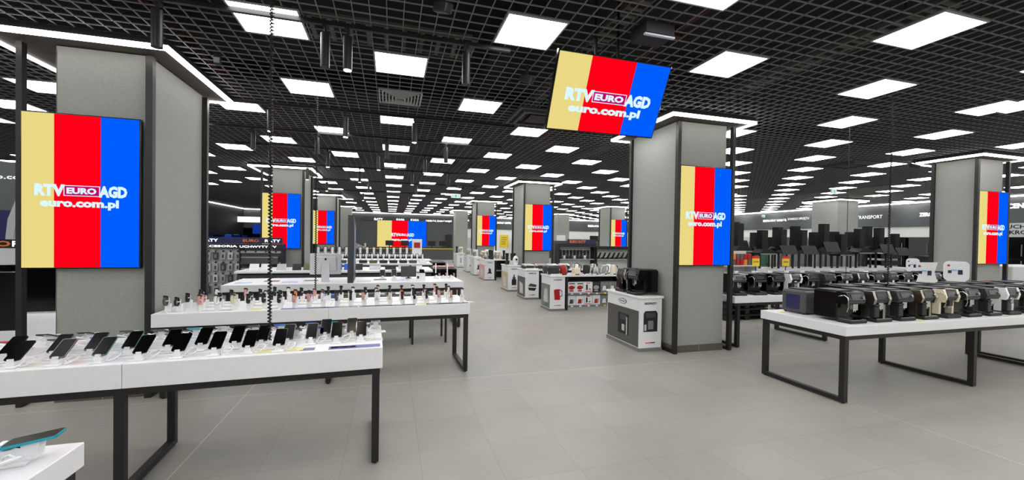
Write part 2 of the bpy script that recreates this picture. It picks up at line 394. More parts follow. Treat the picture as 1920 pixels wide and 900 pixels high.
# ---------------------------------------------------------------- ceiling lights
fr = MB()
for a in ((-.3, .3, -.3, -.283), (-.3, .3, .283, .3), (-.3, -.283, -.283, .283), (.283, .3, -.283, .283)): fr.box(*a, -.012, 0, 'grey_light')
fr.box(-.3, .3, -.3, .3, -.001, 0, 'grey_light')  # opaque top plate, added to keep the diffuser from lighting the plenum
df = MB(); df.box(-.283, .283, -.283, .283, -.009, -.0012, 'panel_light')
frm, dfm = fr.mesh('light_frame'), df.mesh('diffuser')
far = MB(); far.box(-.3, .3, -.3, .3, -.006, -.001, 'grey_light'); far.box(-.285, .285, -.285, .285, -.009, -.006, 'panel_light'); farm = far.mesh('ceiling_light')
PX, PY = 1.29, 3.934
cells = []
for i in range(-10, 19):
    for j in range(-7, 29):
        if (i+j) % 2: continue
        x, y = PX+1.2*i, PY+1.2*j
        if (i, j) == (-2, 0): x, y = -1.13, 4.49
        if x < -4.5 and y > 20: continue
        if y > 36 and x < 6: continue
        if x > 23 or y > 38: continue
        if any(a-.31 < x < b+.31 and c-.31 < y < d+.31 for a, b, c, d in CANOPY): continue
        u, v, d = proj(x, y, CEIL)
        cells.append((x, y, i, j, u, v, d))
x_, y_ = FL(1912, 196, CEIL)
cells.append((x_+.05, y_, 99, 1, 1912, 196, 6))
vis = [c for c in cells if c[6] > .3 and -90 < c[4] < 2010 and c[5] > -90]
vis.sort(key=lambda c: c[6]); near = vis[:300]; ns = set(id(c) for c in near)
rows = {}
for c in near: rows.setdefault(c[3], []).append(c)
for rn, (j, cs) in enumerate(sorted(rows.items())):
    cs.sort(key=lambda c: c[4])
    for k, c in enumerate(cs):
        lab = 'square white ceiling light, %s from left in the %s row from the camera' % (ordn(k), ordn(rn))
        if c[6] < 9:
            t = thing('ceiling_light', lab, 'ceiling light', (c[0], c[1], CEIL-.001), 0, 'square ceiling lights in the grid')
            link('light_frame', frm, t); link('diffuser', dfm, t)
        else: tag(link('ceiling_light', farm, None, (c[0], c[1], CEIL-.001)), lab, 'ceiling light', 'square ceiling lights in the grid')
m = MB()  # distant lights, plus unseen ones behind the camera added to light the foreground
for c in cells:
    if id(c) in ns: continue
    m.box(c[0]-.3, c[0]+.3, c[1]-.3, c[1]+.3, CEIL-.008, CEIL-.002, 'grey_light'); m.box(c[0]-.285, c[0]+.285, c[1]-.285, c[1]+.285, CEIL-.011, CEIL-.008, 'panel_light')
o = ob('ceiling_light', m); tag(o, 'distant square ceiling lights of the hall, and unseen ones added behind the camera', 'ceiling light'); o['kind'] = 'stuff'
# tracks and spotlights
for k, (yy, a, b) in enumerate(((4.31, -3.0, 1.2), (7.2, -2.6, 2.1), (8.87, -3.3, 2.3), (10.45, -3.3, 2.4), (13.0, -3.2, 2.4), (16.0, -3.2, 2.4), (19.5, -3.2, 2.4))):
    m = MB(); m.box(a, b, yy-.02, yy+.02, CEIL-.052, CEIL-.012, 'black_metal')
    tag(ob('lighting_track', m), 'black lighting track, %s from the camera, under the grid' % ordn(k), 'lighting track', 'black lighting tracks')
sb = MB(); sb.cyl((0,0,-.08), (0,0,-.40), .042, 'black_metal', 20); sb.box(-.02, .02, -.06, .06, -.03, -.001, 'black_matte'); sb.cyl((0,0,-.03), (0,0,-.08), .012, 'black_matte', 8)
sl = MB(); sl.cyl((0,0,-.399), (0,0,-.404), .034, 'spot_light', 16)
SPOT_ON = Proto(('housing', sb), ('lens', sl)); SPOT_OFF = Proto(('housing', sb.mesh('housing')))
spots = [(-.42, 4.31, 1), (-.62, 4.31, 0), (.73, 4.31, 0), (-1.95, 4.31, 0), (-1.8, 7.2, 1), (-.72, 7.2, 1), (.36, 7.2, 1), (-2.5, 8.87, 0), (-1.4, 8.87, 0), (-.1, 8.87, 0), (1.1, 8.87, 0), (-1.42, 10.45, 1), (-.3, 10.45, 1), (.78, 10.45, 1), (-2.6, 10.45, 0), (-2.3, 13, 1), (-.9, 13, 1), (.6, 13, 1), (1.7, 13, 0), (-2.2, 16, 1), (-.8, 16, 1), (.9, 16, 1), (-1.2, 19.5, 1), (.8, 19.5, 1)]
for k, (a, b, on) in enumerate(spots):
    row = ordn([4.31, 7.2, 8.87, 10.45, 13, 16, 19.5].index(b)); n = sorted(q[0] for q in spots if q[1] == b).index(a)
    (SPOT_ON if on else SPOT_OFF).put('spotlight', '%s black cylinder spotlight, %s from the left on the %s lighting track' % ('lit' if on else 'unlit', ordn(n), row), 'spotlight', (a, b, CEIL-.052), 0, 'cylinder spotlights')
    if on and b < 11:
        L = bpy.data.lights.new('spot', 'SPOT'); L.energy = 30; L.color = (1, .88, .72); L.spot_size = .6; L.spot_blend = .5; L.shadow_soft_size = .03
        lo = bpy.data.objects.new('spot', L); COL.objects.link(lo); lo.location = (a, b, CEIL-.47); lo.rotation_euler = (-.35, 0, 0)
# ceiling diffusers, projector, sensor
m = MB()
for k in range(6):
    r = .3-.045*k; z = -.004+.006*k*0
    for a in ((-r, r, -r, -r+.018), (-r, r, r-.018, r), (-r, -r+.018, -r+.018, r-.018), (r-.018, r, -r+.018, r-.018)): m.box(*a, -.02-.004*k, -.002, 'grey_light')
VENT = Proto(('air_diffuser', m))
VENT.put('air_diffuser', 'square louvred air diffuser between ceiling lights left of the hanging screen', 'air vent', (.11, 6.33, CEIL), 0, 'square air diffusers')
VENT.put('air_diffuser', 'square air diffuser in the ceiling far down the aisle', 'air vent', (.11, 12.6, CEIL), 0, 'square air diffusers')
m = MB()
for r, z in ((.46, 0), (.36, -.03)):
    for a in ((-r, r, -r, -r+.05), (-r, r, r-.05, r), (-r, -r+.05, -r+.05, r-.05), (r-.05, r, -r+.05, r-.05)): m.box(*a, -.03+z, -.002, 'dark_grey')
m.box(-.2, .2, -.2, .2, -.05, -.002, 'black_matte')
CAS = Proto(('air_conditioner', m))
for (u, v, lab) in ((1010, 219, 'dark ceiling cassette air conditioner touching the left edge of the hanging screen'), (1592, 308, 'dark ceiling cassette air conditioner over the right side of the hall'), (880, 350, 'small dark ceiling cassette far down the aisle')):
    a, b = FL(u, v, CEIL); CAS.put('air_conditioner', lab, 'air conditioner', (a, b, CEIL), 0, 'ceiling cassettes')
a, b = FL(1226, 78, 3.7); m = MB(); m.box(a-.16, a+.16, b-.1, b+.15, 3.72, 3.84, 'black_matte', .01); m.box(a-.16, a+.16, b-.1, b-.07, 3.705, 3.72, 'white_shade')
tag(ob('projector', m), 'black box with a white lower edge under the grid right of the hanging screen', 'projector')
def camera_thing(x, y, lab):
    m = MB(); m.cyl((x, y, CEIL), (x, y, CEIL-.1), .02, 'black_matte', 8); m.obox((x, y, CEIL-.16), (.07, .2, .08), Matrix.Rotation(.5, 3, 'Z') @ Matrix.Rotation(.4, 3, 'X'), 'black_matte', .01)
    tag(ob('security_camera', m), lab, 'camera')
a, b = FL(988, 150, 3.68); camera_thing(a, b, 'small black camera on the ceiling left of the hanging screen')
a, b = FL(830, 12, 3.7); camera_thing(a, b, 'small black camera at the top edge of the picture')
a, b = FL(1715, 312, 3.68); camera_thing(a, b, 'small black camera under the ceiling left of the far right pillar')
a, b = FL(408, 116, 3.75); m = MB(); m.box(a-.03, a+.03, b-.03, b+.03, 3.72, 3.84, 'black_matte'); m.box(a-.028, a+.03, b-.034, b-.03, 3.73, 3.79, 'silver_plastic'); tag(ob('sensor', m), 'small black ceiling sensor with a pale label above the left pillar', 'sensor')
def exit_sign(x, y, z, lab, rot=0):
    t = thing('exit_sign', lab, 'sign', (x, y, z), rot)
    m = MB(); m.box(-.2, .2, -.02, .02, 0, .16, 'white'); ob('housing', m, t); m = MB(); m.box(-.19, .19, -.023, -.02, .01, .15, 'green_sign'); m.prism([(-.02,.04),(.03,.04),(.03,.12),(-.02,.12)], 1, -.026, -.023, 'green'); ob('display', m, t)
    m = MB(); m.cyl((-.1,0,.16), (-.1,0,CEIL-z), .004, 'black_metal', 6); m.cyl((.1,0,.16), (.1,0,CEIL-z), .004, 'black_metal', 6); ob('suspension_wire', m, t)
exit_sign(2.6, 17.5, 3.5, 'small pale green lit sign hanging over the far aisle')
exit_sign(*FL(1563, 358, 3.6), 3.5, 'small pale green lit sign hanging over the right side of the hall', .3)
exit_sign(*FL(1431, 403, 3.6), 3.45, 'small pale green lit sign against the strip light of the right wall', .3)
# ================================================================ TABLES AND THE LEFT HALF
class Frame:                                          # local frame of a table: origin at its front right corner
    def __init__(s, x, y, a): s.x, s.y, s.a = x, y, a
    def __call__(s, u, v, z=0): return (s.x+u*math.cos(s.a)-v*math.sin(s.a), s.y+u*math.sin(s.a)+v*math.cos(s.a), z)
def table(F, L, D, top, thick, legs, label, seams=(), gr=None, lw=.055, mtop='white'):
    """long display table running to -u from its front right corner; legs: u positions of the closed leg loops"""
    t = thing('display_table', label, 'table', F(0, 0), F.a, gr)
    m = MB(); e = [0]+list(seams)+[-L]
    for a, b in zip(e[:-1], e[1:]): m.box(b+.0015, a-.0015, 0, D, top-thick, top, mtop, .003)
    ob('tabletop', m, t)
    m = MB(); z1 = top-thick; z0 = z1-.05
    for a, b in ((.02, .07), (D-.07, D-.02)): m.box(-L+.02, -.02, a, b, z0, z1, 'black_metal')
    for u in (-L+.02, -.07): m.box(u, u+.05, .07, D-.07, z0, z1, 'black_metal')
    ob('frame', m, t)
    for u in legs:
        m = MB(); a, b = u-lw/2, u+lw/2
        m.box(a, b, .02, .02+lw, .015, z0, 'black_metal'); m.box(a, b, D-.02-lw, D-.02, .015, z0, 'black_metal'); m.box(a, b, .02+lw, D-.02-lw, .015, .06, 'black_metal')
        m.cyl(((a+b)/2, .05, 0), ((a+b)/2, .05, .015), .02, 'black_matte', 8); m.cyl(((a+b)/2, D-.05, 0), ((a+b)/2, D-.05, .015), .02, 'black_matte', 8)
        ob('leg', m, t)
    return t
def strip(F, u0, u1, v0, v1, z, matn, label, text=None, trange=None, cat='label strip'):
    t = thing('label_strip', label, cat, F(0, 0, z), F.a, 'printed strips along the table fronts')
    m = MB(); m.box(u0, u1, v0, v1, 0, .002, matn); ob('strip', m, t)
    if text:
        a, b = trange; me = text_mesh(text, (a, b, v0+(v1-v0)*.25, v0+(v1-v0)*.75), 0, 'white_gloss', .05)
        link('lettering', me, t, (0, 0, .0035), (0, 0, 0))
        for vv in me.vertices: vv.co = (vv.co.x, vv.co.z, 0.0 - vv.co.y*0)
    return t
T1 = Frame(-.05, 3.42, .04); T2 = Frame(1.035, 5.50, .045); T3 = Frame(1.42, 8.32, .035); T0 = Frame(-1.21, 1.25, 0)
table(T1, 3.4, .86, .93, .165, (-.05, -1.68, -3.3), 'long white phone display table on black legs at the left front', (-1.655,))
table(T2, 3.5, .86, .93, .145, (-.05, -1.75, -3.4), 'long white table with black legs carrying smartwatches', (-1.75,))
table(T0, 1.8, .89, .93, .10, (-.08, -1.7), 'corner of a white phone table cropped by the lower left edge of the picture')
# ---- phones
def rrect(w, h, r, n=4):
    P = []
    for cx, cy, a0 in ((w/2-r, h/2-r, 0), (-w/2+r, h/2-r, 90), (-w/2+r, -h/2+r, 180), (w/2-r, -h/2+r, 270)):
        for k in range(n+1):
            a = math.radians(a0+90*k/n); P.append((cx+r*math.cos(a), cy+r*math.sin(a)))
    return P
def phone_proto(back, deg=33, w=.082, h=.17):
    TILT = math.radians(deg)
    Rm = Matrix.Translation((0, .015, .045)) @ Matrix.Rotation(TILT-PI/2, 4, 'X') @ Matrix.Translation((0, 0, h/2))
    def tr(mb): mb.v = [tuple(Rm @ Vector(v)) for v in mb.v]; return mb
    b = MB(); b.prism(rrect(w, h, .011), 1, -.0035, .0045, back)
    s = MB(); s.prism(rrect(w-.006, h-.008, .009), 1, -.0042, -.0035, 'phone_glass')
    c = MB(); c.box(w/2-.034, w/2-.008, .0045, .0062, h/2-.04, h/2-.01, 'black_gloss', .002)
    return Proto(('body', tr(b)), ('display', tr(s)), ('camera_bump', tr(c)))
def stand_proto(coil=True, flat=False):
    KZ = .8 if flat else 1
    m = MB(); m.box(-.04, .04, -.03, .075, 0, .012, 'white_gloss', .003); 
    a = MB(); a.prism([(.0, .012), (.09, .012), (.10, .085), (.075, .072), (.03, .040), (.005, .036)], 0, -.021, .021, 'white'); a.box(-.014, .014, .0, .012, .036, .056, 'white_gloss')
    h = MB(); h.box(-.0215, -.0205, .03, .055, .05, .056, 'black_matte'); h.box(-.0215, -.0205, .03, .055, .036, .04, 'black_matte'); h.box(.0205, .0215, .03, .055, .05, .056, 'black_matte')
    if flat:
        for q in (a, h): q.v = [(x, y, z if z < .03 else z+.012-.30*max(0, y-.02)) for x, y, z in q.v]
    ps = [Proto_part for Proto_part in (('base', m), ('neck', a, [('slot', h)]))]
    if coil:
        c = MB(); pts = [(.075+.034*math.cos(k*PI/7), .03+.05*math.sin(k*PI/7), .03+.018*math.sin(k*PI/7+.6)) for k in range(14)]
        c.tube(pts, .0045, 'white_gloss', 6, True); c.tube([(.04, .03, .02), (.055, .03, .04), (.06, .05, .05), (.075, .075, .04)], .0035, 'white_gloss', 6); ps.append(('security_cable', c))
    return Proto(*ps)
STAND = stand_proto(); STAND0 = stand_proto(False); STANDF = stand_proto(True, True)
PH = {k: phone_proto(k) for k in ('black_gloss', 'cyan', 'blue', 'purple', 'dark_grey', 'green', 'bright_red', 'pale_blue', 'silver_plastic')}
cb = MB(); cb.box(-.065, .065, -.045, .045, 0, .004, 'white_gloss', .0015)
cl = MB()
for k in range(3): cl.box(-.05, .05-.02*k, .022-.02*k, .024-.02*k, .004, .0045, 'grey_light')
cl.box(-.058, .058, -.039, -.038, .004, .0045, 'grey_light'); cl.box(-.058, .058, .038, .039, .004, .0045, 'grey_light')
CARD = Proto(('card', cb), ('print', cl))
cy = MB(); cy.box(-.06, .06, -.04, .04, 0, .004, 'pale_yellow', .0015); CARDY = Proto(('card', cy), ('print', cl.mesh('print')))
PHF = {k: phone_proto(k, 19) for k in PH}
BOARD_m = MB(); BOARD_m.box(-.1, .1, -.05, .05, 0, .01, 'white', .002); BOARD_m.box(-.09, .09, -.04, .04, .01, .0105, 'white_shade'); BOARD = Proto(('info_board', BOARD_m))
NPH = [0]
def phone_at(F, u, v, col, rowname, k, flip=0, card=None, z=.93, coil=True, tname='the nearest phone table'):
    p = F(u, v, z); rz = F.a + (PI if flip else 0)
    names = {'black_gloss': 'black', 'cyan': 'turquoise', 'blue': 'blue', 'purple': 'purple', 'dark_grey': 'dark grey', 'green': 'green', 'bright_red': 'red', 'pale_blue': 'pale blue', 'silver_plastic': 'silver'}
    place = '%s from right, %s of %s' % (ordn(k), rowname, tname)
    (PHF if flip else PH)[col].put('smartphone', '%s smartphone%s, %s' % (names[col], ' seen from behind' if flip else '', place), 'phone', p, rz, 'display smartphones')
    (STANDF if flip else STAND if coil else STAND0).put('phone_stand', 'white phone stand, %s' % place, 'phone stand', p, rz, 'white phone stands')
    if card:
        q = F(u+.11, v+(.03 if not flip else -.03), z); pr = CARDY if card == 'y' else CARD
        pr.put('price_card', '%s price card, %s' % ('yellow' if card == 'y' else 'white', place), 'price card', q, F.a+random.uniform(-.1, .1), 'price cards')
fr_u = [-.17, -.36, -.55, -.75, -.95, -1.16, -1.38, -1.60, -1.82, -2.04, -2.26, -2.5]
for k, u in enumerate(fr_u):
    v = .24 if k < 3 else .075
    phone_at(T1, u, v, 'black_gloss' if k not in (8,) else 'green', 'front row', k, 0, 'y' if k in (3, 4) else 'w')
for k, u in enumerate([-.25, -.46, -.72, -.9, -1.08, -1.3, -1.5, -1.74, -1.95, -2.15, -2.4]):
    v = .40 if k < 2 else .245
    phone_at(T1, u, v, ['dark_grey', 'black_gloss', 'black_gloss'][k % 3] if k != 7 else 'green', 'second row', k, 0, 'w' if k % 2 else None, coil=False)
for k, (u, c) in enumerate(zip([-.14, -.34, -.52, -.70, -.93, -1.12, -1.33, -1.55, -1.78, -2.0, -2.24, -2.5], ['dark_grey', 'black_gloss', 'purple', 'dark_grey', 'pale_blue', 'silver_plastic', 'silver_plastic', 'green', 'dark_grey', 'blue', 'dark_grey', 'bright_red'])):
    phone_at(T1, u, .60, c, 'third row', k, 1, 'y' if k == 5 else 'w')
for k, (u, c) in enumerate(zip([-.05, -.25, -.42, -.60, -.85, -1.05, -1.28, -1.48, -1.72, -1.92, -2.18, -2.42], ['black_gloss', 'black_gloss', 'cyan', 'blue', 'blue', 'dark_grey', 'silver_plastic', 'cyan', 'dark_grey', 'dark_grey', 'black_gloss', 'black_gloss'])):
    phone_at(T1, u, .80, c, 'rear row', k, 1, None)
for k, (u, v) in enumerate([(-.75, .50), (-1.02, .48), (-1.4, .50), (-1.66, .49), (-1.9, .5), (-2.15, .48), (-.4, .57), (-2.45, .5)]):
    BOARD.put('info_board', 'flat white information board lying between the phone rows, %s from the right' % ordn(k), 'information board', T1(u+.02, v-.04, .93), T1.a+.05*(-1)**k, 'flat boards between the phones')
strip(T1, -.40, -.02, .03, .12, .931, 'violet', 'violet printed strip at the right front corner of the nearest phone table', 'BESTSELLER', (-.385, -.20))
strip(T1, -.60, -.50, .05, .12, .931, 'violet', 'short violet strip left of the bestseller strip')
# T0 phones
PHZ = {k: phone_proto(k, 5) for k in PH}
for k, (x, y, c, r) in enumerate([(-1.385, 2.0, 'cyan', -PI/2+.15), (-1.55, 1.86, 'blue', -PI/2+.2), (-1.68, 2.05, 'dark_grey', PI), (-1.9, 1.9, 'black_gloss', PI)]):
    n_ = ['turquoise edged', 'blue edged', 'dark grey', 'black'][k]
    (PHZ if k < 2 else PHF)[c].put('smartphone', n_+' phone on the cropped table in the lower left corner', 'phone', (x, y, .945), r, 'phones on the corner table', (1.0, .92, 1.3))
    STANDF.put('phone_stand', 'white stand under the %s phone on the cropped corner table' % n_, 'phone stand', (x, y, .93), r, 'white phone stands', (1.2, 1.2, 1.2))
CARDY.put('price_card', 'yellow price card on the cropped corner table', 'price card', T0(-.30, .66, .93), .5, 'price cards')
BOARD.put('info_board', 'white board on the cropped corner table', 'information board', T0(-.38, .5, .93), .3, 'flat boards between the phones')
# ---- smartwatches on T2
def watch_proto(strap, face=True):
    s = MB(); s.box(-.022, .022, -.018, .018, 0, .062, 'white_gloss', .003); s.box(-.008, .008, -.008, .004, .062, .12, 'white'); s.box(-.012, .012, -.032, .004, .114, .122, 'white_gloss')
    ring = []; n = 16
    for k in range(n): a = 2*PI*k/n; ring.append((0, -.03+.022*math.cos(a), .088+.034*math.sin(a)))
    st = MB(); vs = []
    for (x, y, z) in ring:
        dx = Vector((0, y+.03, z-.088)).normalized()*.0028
        for xx in (-.011, .011):
            vs.append((xx, y-dx.y, z-dx.z)); vs.append((xx, y+dx.y, z+dx.z))
    fs = []
    for k in range(n):
        j = (k+1) % n
        a, b = 4*k, 4*j
        fs += [(a, b, b+2, a+2), (a+1, a+3, b+3, b+1), (a, a+1, b+1, b), (a+2, b+2, b+3, a+3)]
    st.add(vs, fs, strap, True)
    f = MB(); f.cyl((0, -.034, .119), (0, -.03, .127), .02, 'black_gloss', 16)
    return s, st, f
def watch(strap):
    s, st, f = watch_proto(strap); return Proto(('watch_strap', st), ('watch_case', f))
ws = MB(); ws.box(-.024, .024, -.012, .026, 0, .066, 'white_gloss', .003); ws.box(-.008, .008, .0, .012, .066, .105, 'white'); ws.box(-.009, .009, -.04, .012, .086, .094, 'white_gloss')
WSTAND = Proto(('watch_stand', ws))
WS = {k: watch(k) for k in ('black_matte', 'pink', 'brown_grey', 'white_gloss', 'cream', 'orange')}
WN = {'black_matte': 'black', 'pink': 'pink', 'brown_grey': 'brown', 'white_gloss': 'white', 'cream': 'beige', 'orange': 'orange'}
def watches(v, us, cols, row):
    for k, u in enumerate(us):
        c = cols[k % len(cols)]; p = T2(u, v+random.uniform(-.01, .01), .93)
        place = '%s from left, %s row of the watch table' % (ordn(k), row); sc = random.uniform(1.25, 1.5)
        WS[c].put('smartwatch', 'smartwatch with %s strap, %s' % (WN[c], place), 'watch', p, T2.a+random.uniform(-.15, .15)-.2, 'smartwatches on white stands', (1.15, 1.15, sc))
        WSTAND.put('watch_stand', 'white stand of the watch, %s' % place, 'watch stand', p, T2.a, 'white watch stands', (1.15, 1.15, sc))
        if (k*7+len(row)) % 3: 
            (CARDY if (k*5+len(row)) % 6 == 0 else CARD).put('price_card', 'small card before the watch, %s' % place, 'price card', T2(u+.08, v-.03, .93), T2.a, 'price cards')
watches(.14, [-3.4+.105*k if k < 2 else -3.4+.158*k for k in range(22)], ['brown_grey', 'black_matte', 'pink', 'white_gloss', 'cream', 'black_matte', 'black_matte', 'black_matte', 'pink', 'pink', 'white_gloss'], 'front')
watches(.42, [-3.3+.162*k for k in range(20)], ['black_matte', 'pink', 'black_matte', 'cream', 'black_matte', 'white_gloss', 'black_matte', 'orange'], 'middle')
watches(.70, [-3.25+.16*k for k in range(20)], ['black_matte', 'white_gloss', 'black_matte', 'pink', 'black_matte'], 'rear')
strip(T2, -2.27, -1.42, .02, .10, .931, 'violet', 'violet strip on the front edge of the watch table', 'BESTSELLER', (-1.98, -1.70))
strip(T2, -1.40, -.72, .02, .10, .931, 'dark_grey', 'dark grey strip in the middle of the watch table front', 'GARMIN', (-1.15, -.95))
strip(T2, -.70, -.60, .02, .10, .931, 'white_gloss', 'white strip on the watch table front')
strip(T2, -.58, -.02, .02, .10, .931, 'black_matte', 'black strip at the right end of the watch table front', 'SAMSUNG', (-.36, -.18))
# ---- T2b: low case display with red boxes
F = Frame(.95, 7.15, .035)
t = thing('accessory_display', 'low black display with phone cases on top and red boxes below, behind the watches', 'display unit', F(0, 0), F.a)
m = MB(); m.box(-2.35, 0, 0, .55, .80, .83, 'black_matte'); ob('top_shelf', m, t)
m = MB(); m.box(-2.35, 0, .02, .53, .42, .44, 'black_matte'); ob('lower_shelf', m, t)
for u in (-2.33, -1.2, -.6, -.04):
    m = MB(); m.box(u, u+.035, .02, .055, 0, .80, 'black_metal'); m.box(u, u+.035, .49, .525, 0, .80, 'black_metal'); ob('leg', m, t)
m = MB(); m.box(-2.3, -.02, .30, .32, .44, .80, 'dark_grey'); ob('back_panel', m, t)
pc = MB(); pc.prism(rrect(.1, .19, .015), 2, 0, .012, 'rose')
cases = {c: (lambda mm: Proto(('phone_case', mm)))(MB().prism(rrect(.12, .2, .015), 2, 0, .012, c)) for c in ('rose', 'blue', 'black_matte', 'silver_plastic', 'dark_grey')}
for k in range(16):
    c = ['rose', 'rose', 'blue', 'blue', 'black_matte', 'dark_grey', 'silver_plastic', 'black_matte', 'silver_plastic', 'dark_grey', 'silver_plastic', 'silver_plastic', 'dark_grey', 'black_matte', 'dark_grey', 'dark_grey'][k]
    cases[c].put('tablet_case', '%s case lying on the low black display, %s from the left' % ({'rose':'pink','blue':'blue','black_matte':'black','silver_plastic':'silver','dark_grey':'grey'}[c], ordn(k)), 'case', F(-2.25+.145*k, .25, .832), F.a+.1, 'cases on the low black display')
rb = MB(); rb.box(-.055, .055, -.04, .04, 0, .2, 'bright_red'); rw = MB(); rw.box(-.04, .04, -.042, -.04, .09, .15, 'white'); RBOX = Proto(('carton', rb), ('print', rw))
rb = MB(); rb.box(-.055, .055, -.04, .04, 0, .2, 'dark_grey'); GBOX = Proto(('carton', rb), ('print', rw.mesh('print')))
for k in range(17):
    red = k in (1, 3, 5, 7, 8, 10, 12, 13, 14, 16)
    (RBOX if red else GBOX).put('accessory_box', '%s accessory box in the low black display, %s from the left' % ('red' if red else 'grey', ordn(k)), 'box', F(-2.24+.134*k, .15, .441), F.a, 'boxes on the low black display')
# ---- T3 computer table
t = table(T3, 4.2, 1.25, .93, .12, (-.08, -4.1), 'white table with the silver computer and tablets behind the watch table', (-2.1,))
m = MB(); m.box(-.42, -.12, .1, .14, .2, .76, 'dark_grey'); m.box(-3.9, -3.2, .1, .14, .4, .76, 'dark_grey'); m.box(-3.0, -1.7, .5, .54, .3, .6, 'green'); ob('modesty_panel', m, t)
t = thing('desktop_computer', 'silver desktop computer seen from behind on the white table', 'computer', T3(-2.60, .40, .93), T3.a+.02, None)
m = MB(); m.box(-.275, .275, -.012, .012, .14, .54, 'aluminium', .006); m.box(-.2, .2, -.03, -.012, .2, .48, 'aluminium', .012); ob('monitor_shell', m, t)
m = MB(); m.prism([(-.06, .002), (.1, .002), (.1, .012), (-.045, .012), (-.04, .34), (-.052, .34)], 0, -.07, .07, 'aluminium'); ob('stand', m, t)
lg = MB(); lg.lathe([(.001, -.002), (.02, -.002), (.02, .002), (.001, .002)], (0,0,0), 'black_matte', 16); lg.v = [(a*.9, c-.032, b*1.05+.43) for a, b, c in lg.v]; lg.prism([(.0,.452),(.006,.462),(.011,.464),(.006,.454)], 1, -.034, -.031, 'black_matte'); ob('rear_emblem', lg, t)
tp = MB(); tp.prism(rrect(.25, .18, .012), 2, 0, .008, 'silver_plastic'); tsn = MB(); tsn.prism(rrect(.235, .165, .01), 2, .008, .0085, 'dark_grey'); TAB = Proto(('body', tp), ('display', tsn))
tw = MB(); tw.prism(rrect(.25, .18, .012), 2, 0, .008, 'white_gloss'); tws = MB(); tws.prism(rrect(.235, .165, .01), 2, .008, .0085, 'pale_blue'); TABW = Proto(('body', tw), ('display', tws))
for k, u in enumerate([-3.95, -3.55, -3.2, -2.88, -1.9, -1.6, -1.25]):
    (TAB if k % 2 else TABW).put('tablet', 'tablet lying flat on the white computer table, %s from the left' % ordn(k), 'tablet', T3(u, .35+.25*(k % 2), .93), T3.a, 'tablets on the computer table')
for k, u in enumerate([-1.55, -1.32, -.74, -.45, -.3, -.13]):
    PH['black_gloss'].put('smartphone', 'black phone on a stand on the white computer table, %s from the left' % ordn(k), 'phone', T3(u, .7, .93), T3.a, 'phones on the computer table', (1.3,1.3,1.3)); STAND0.put('phone_stand', 'white stand on the computer table, %s from the left' % ordn(k), 'phone stand', T3(u, .7, .93), T3.a, 'white phone stands', (1.3,1.3,1.3))
m = MB(); m.box(-.16, .16, -.01, .01, .03, .26, 'dark_grey', .004); m.box(-.06, .06, -.05, .05, 0, .012, 'black_matte'); m.box(-.02, .02, -.005, .015, .01, .06, 'black_matte'); tag(ob('monitor', m, None, T3(-1.02, .85, .93)), 'small dark grey monitor on the white table right of the tall slab', 'monitor')
m = MB(); m.box(-.012, .012, -.012, .012, 0, .32, 'white_gloss'); WP = Proto(('sign_post', m))
for k, (u, lab) in enumerate(((-.45, 'thin white upright post on the computer table'), (-.2, 'thin white upright post at the right end of the computer table'))): WP.put('sign_post', lab, 'post', T3(u, .8, .93))
m = MB(); m.box(-.09, .09, -.002, .002, 0, .16, 'white_gloss', .001); m.box(-.07, -.03, -.004, -.002, .05, .1, 'black_matte'); tag(ob('info_sign', m, None, T3(-.83, .22, .93)), 'small white sign with a black square on the computer table', 'sign')
# tall totem
t = thing('totem_display', 'tall thin dark totem with a glossy blue side standing on the computer table', 'display', T3(-2.14, .03, .93), T3.a)
m = MB(); m.prism([(0, 0), (1.0, 0), (1.0, 1.13), (0, 1.27)], 0, -.05, .05, 'dark_grey'); ob('body', m, t)
m = MB(); m.prism([(.06, .05), (.94, .05), (.94, 1.06), (.06, 1.18)], 0, .05, .056, 'navy'); m.prism([(.3, .2), (.5, .2), (.62, 1.0), (.42, 1.1)], 0, .056, .058, 'pale_blue'); ob('glossy_panel', m, t)
# ---- coiled cables
def coil(x, y, z0, z1, r, label, pitch=.028, wire=.006):
    m = MB(); m.tube([(x, y, z0), (x, y, z1)], .004, 'black_matte', 5); n = int((z1-z0)/pitch); pts = []
    for k in range(n*8+1): a = k*PI/4; pts.append((x+r*math.cos(a), y+r*math.sin(a), z0+pitch*k/8))
    m.tube(pts, wire, 'black_matte', 4); tag(ob('coiled_cable', m), label, 'cable', 'power cables hanging from the ceiling')
coil(-.935, 3.765, .95, CEIL, .013, 'thick black coiled cable hanging from the ceiling onto the nearest phone table')
coil(-1.0, 6.3, .95, CEIL, .012, 'thinner black coiled cable hanging onto the watch table in front of the silver computer', .032, .005)
# ================================================================ MIDDLE ROWS, KIOSKS, RIGHT HALF
# ---- far tables in the left field
def simple_table(x0, x1, y0, y1, z, label, under='dark_grey', th=.05):
    t = thing('display_table', label, 'table', (x0, y0, 0), 0, 'far display tables of the left field')
    L, D = x1-x0, y1-y0
    m = MB(); m.box(0, L, 0, D, z-th, z, 'white', .004); ob('tabletop', m, t)
    m = MB(); m.box(.05, L-.05, .06, D-.05, 0, z-th, 'black_matte'); m.box(.05, L-.05, .04, .06, z-th-.14, z-th-.05, under); ob('cabinet', m, t)
    m = MB()
    k = .1
    while k < L-.15: m.box(k, k+.09, -.01, .04, z-th-.2, z-th-.14, 'white_shade'); m.box(k+.03, k+.06, -.015, .04, z-th-.13, z-th-.08, 'black_matte'); k += .17
    o = ob('hook_row', m, t); return t
simple_table(-3.55, 1.1, 11.25, 12.7, .93, 'white tablet table with hook rail behind the silver computer')
simple_table(-2.35, 1.35, 14.2, 15.5, .93, 'white table with rows of small speakers, second beyond the computer')
simple_table(-3.4, 1.55, 16.4, 17.6, .93, 'white table with earphones, third beyond the computer')
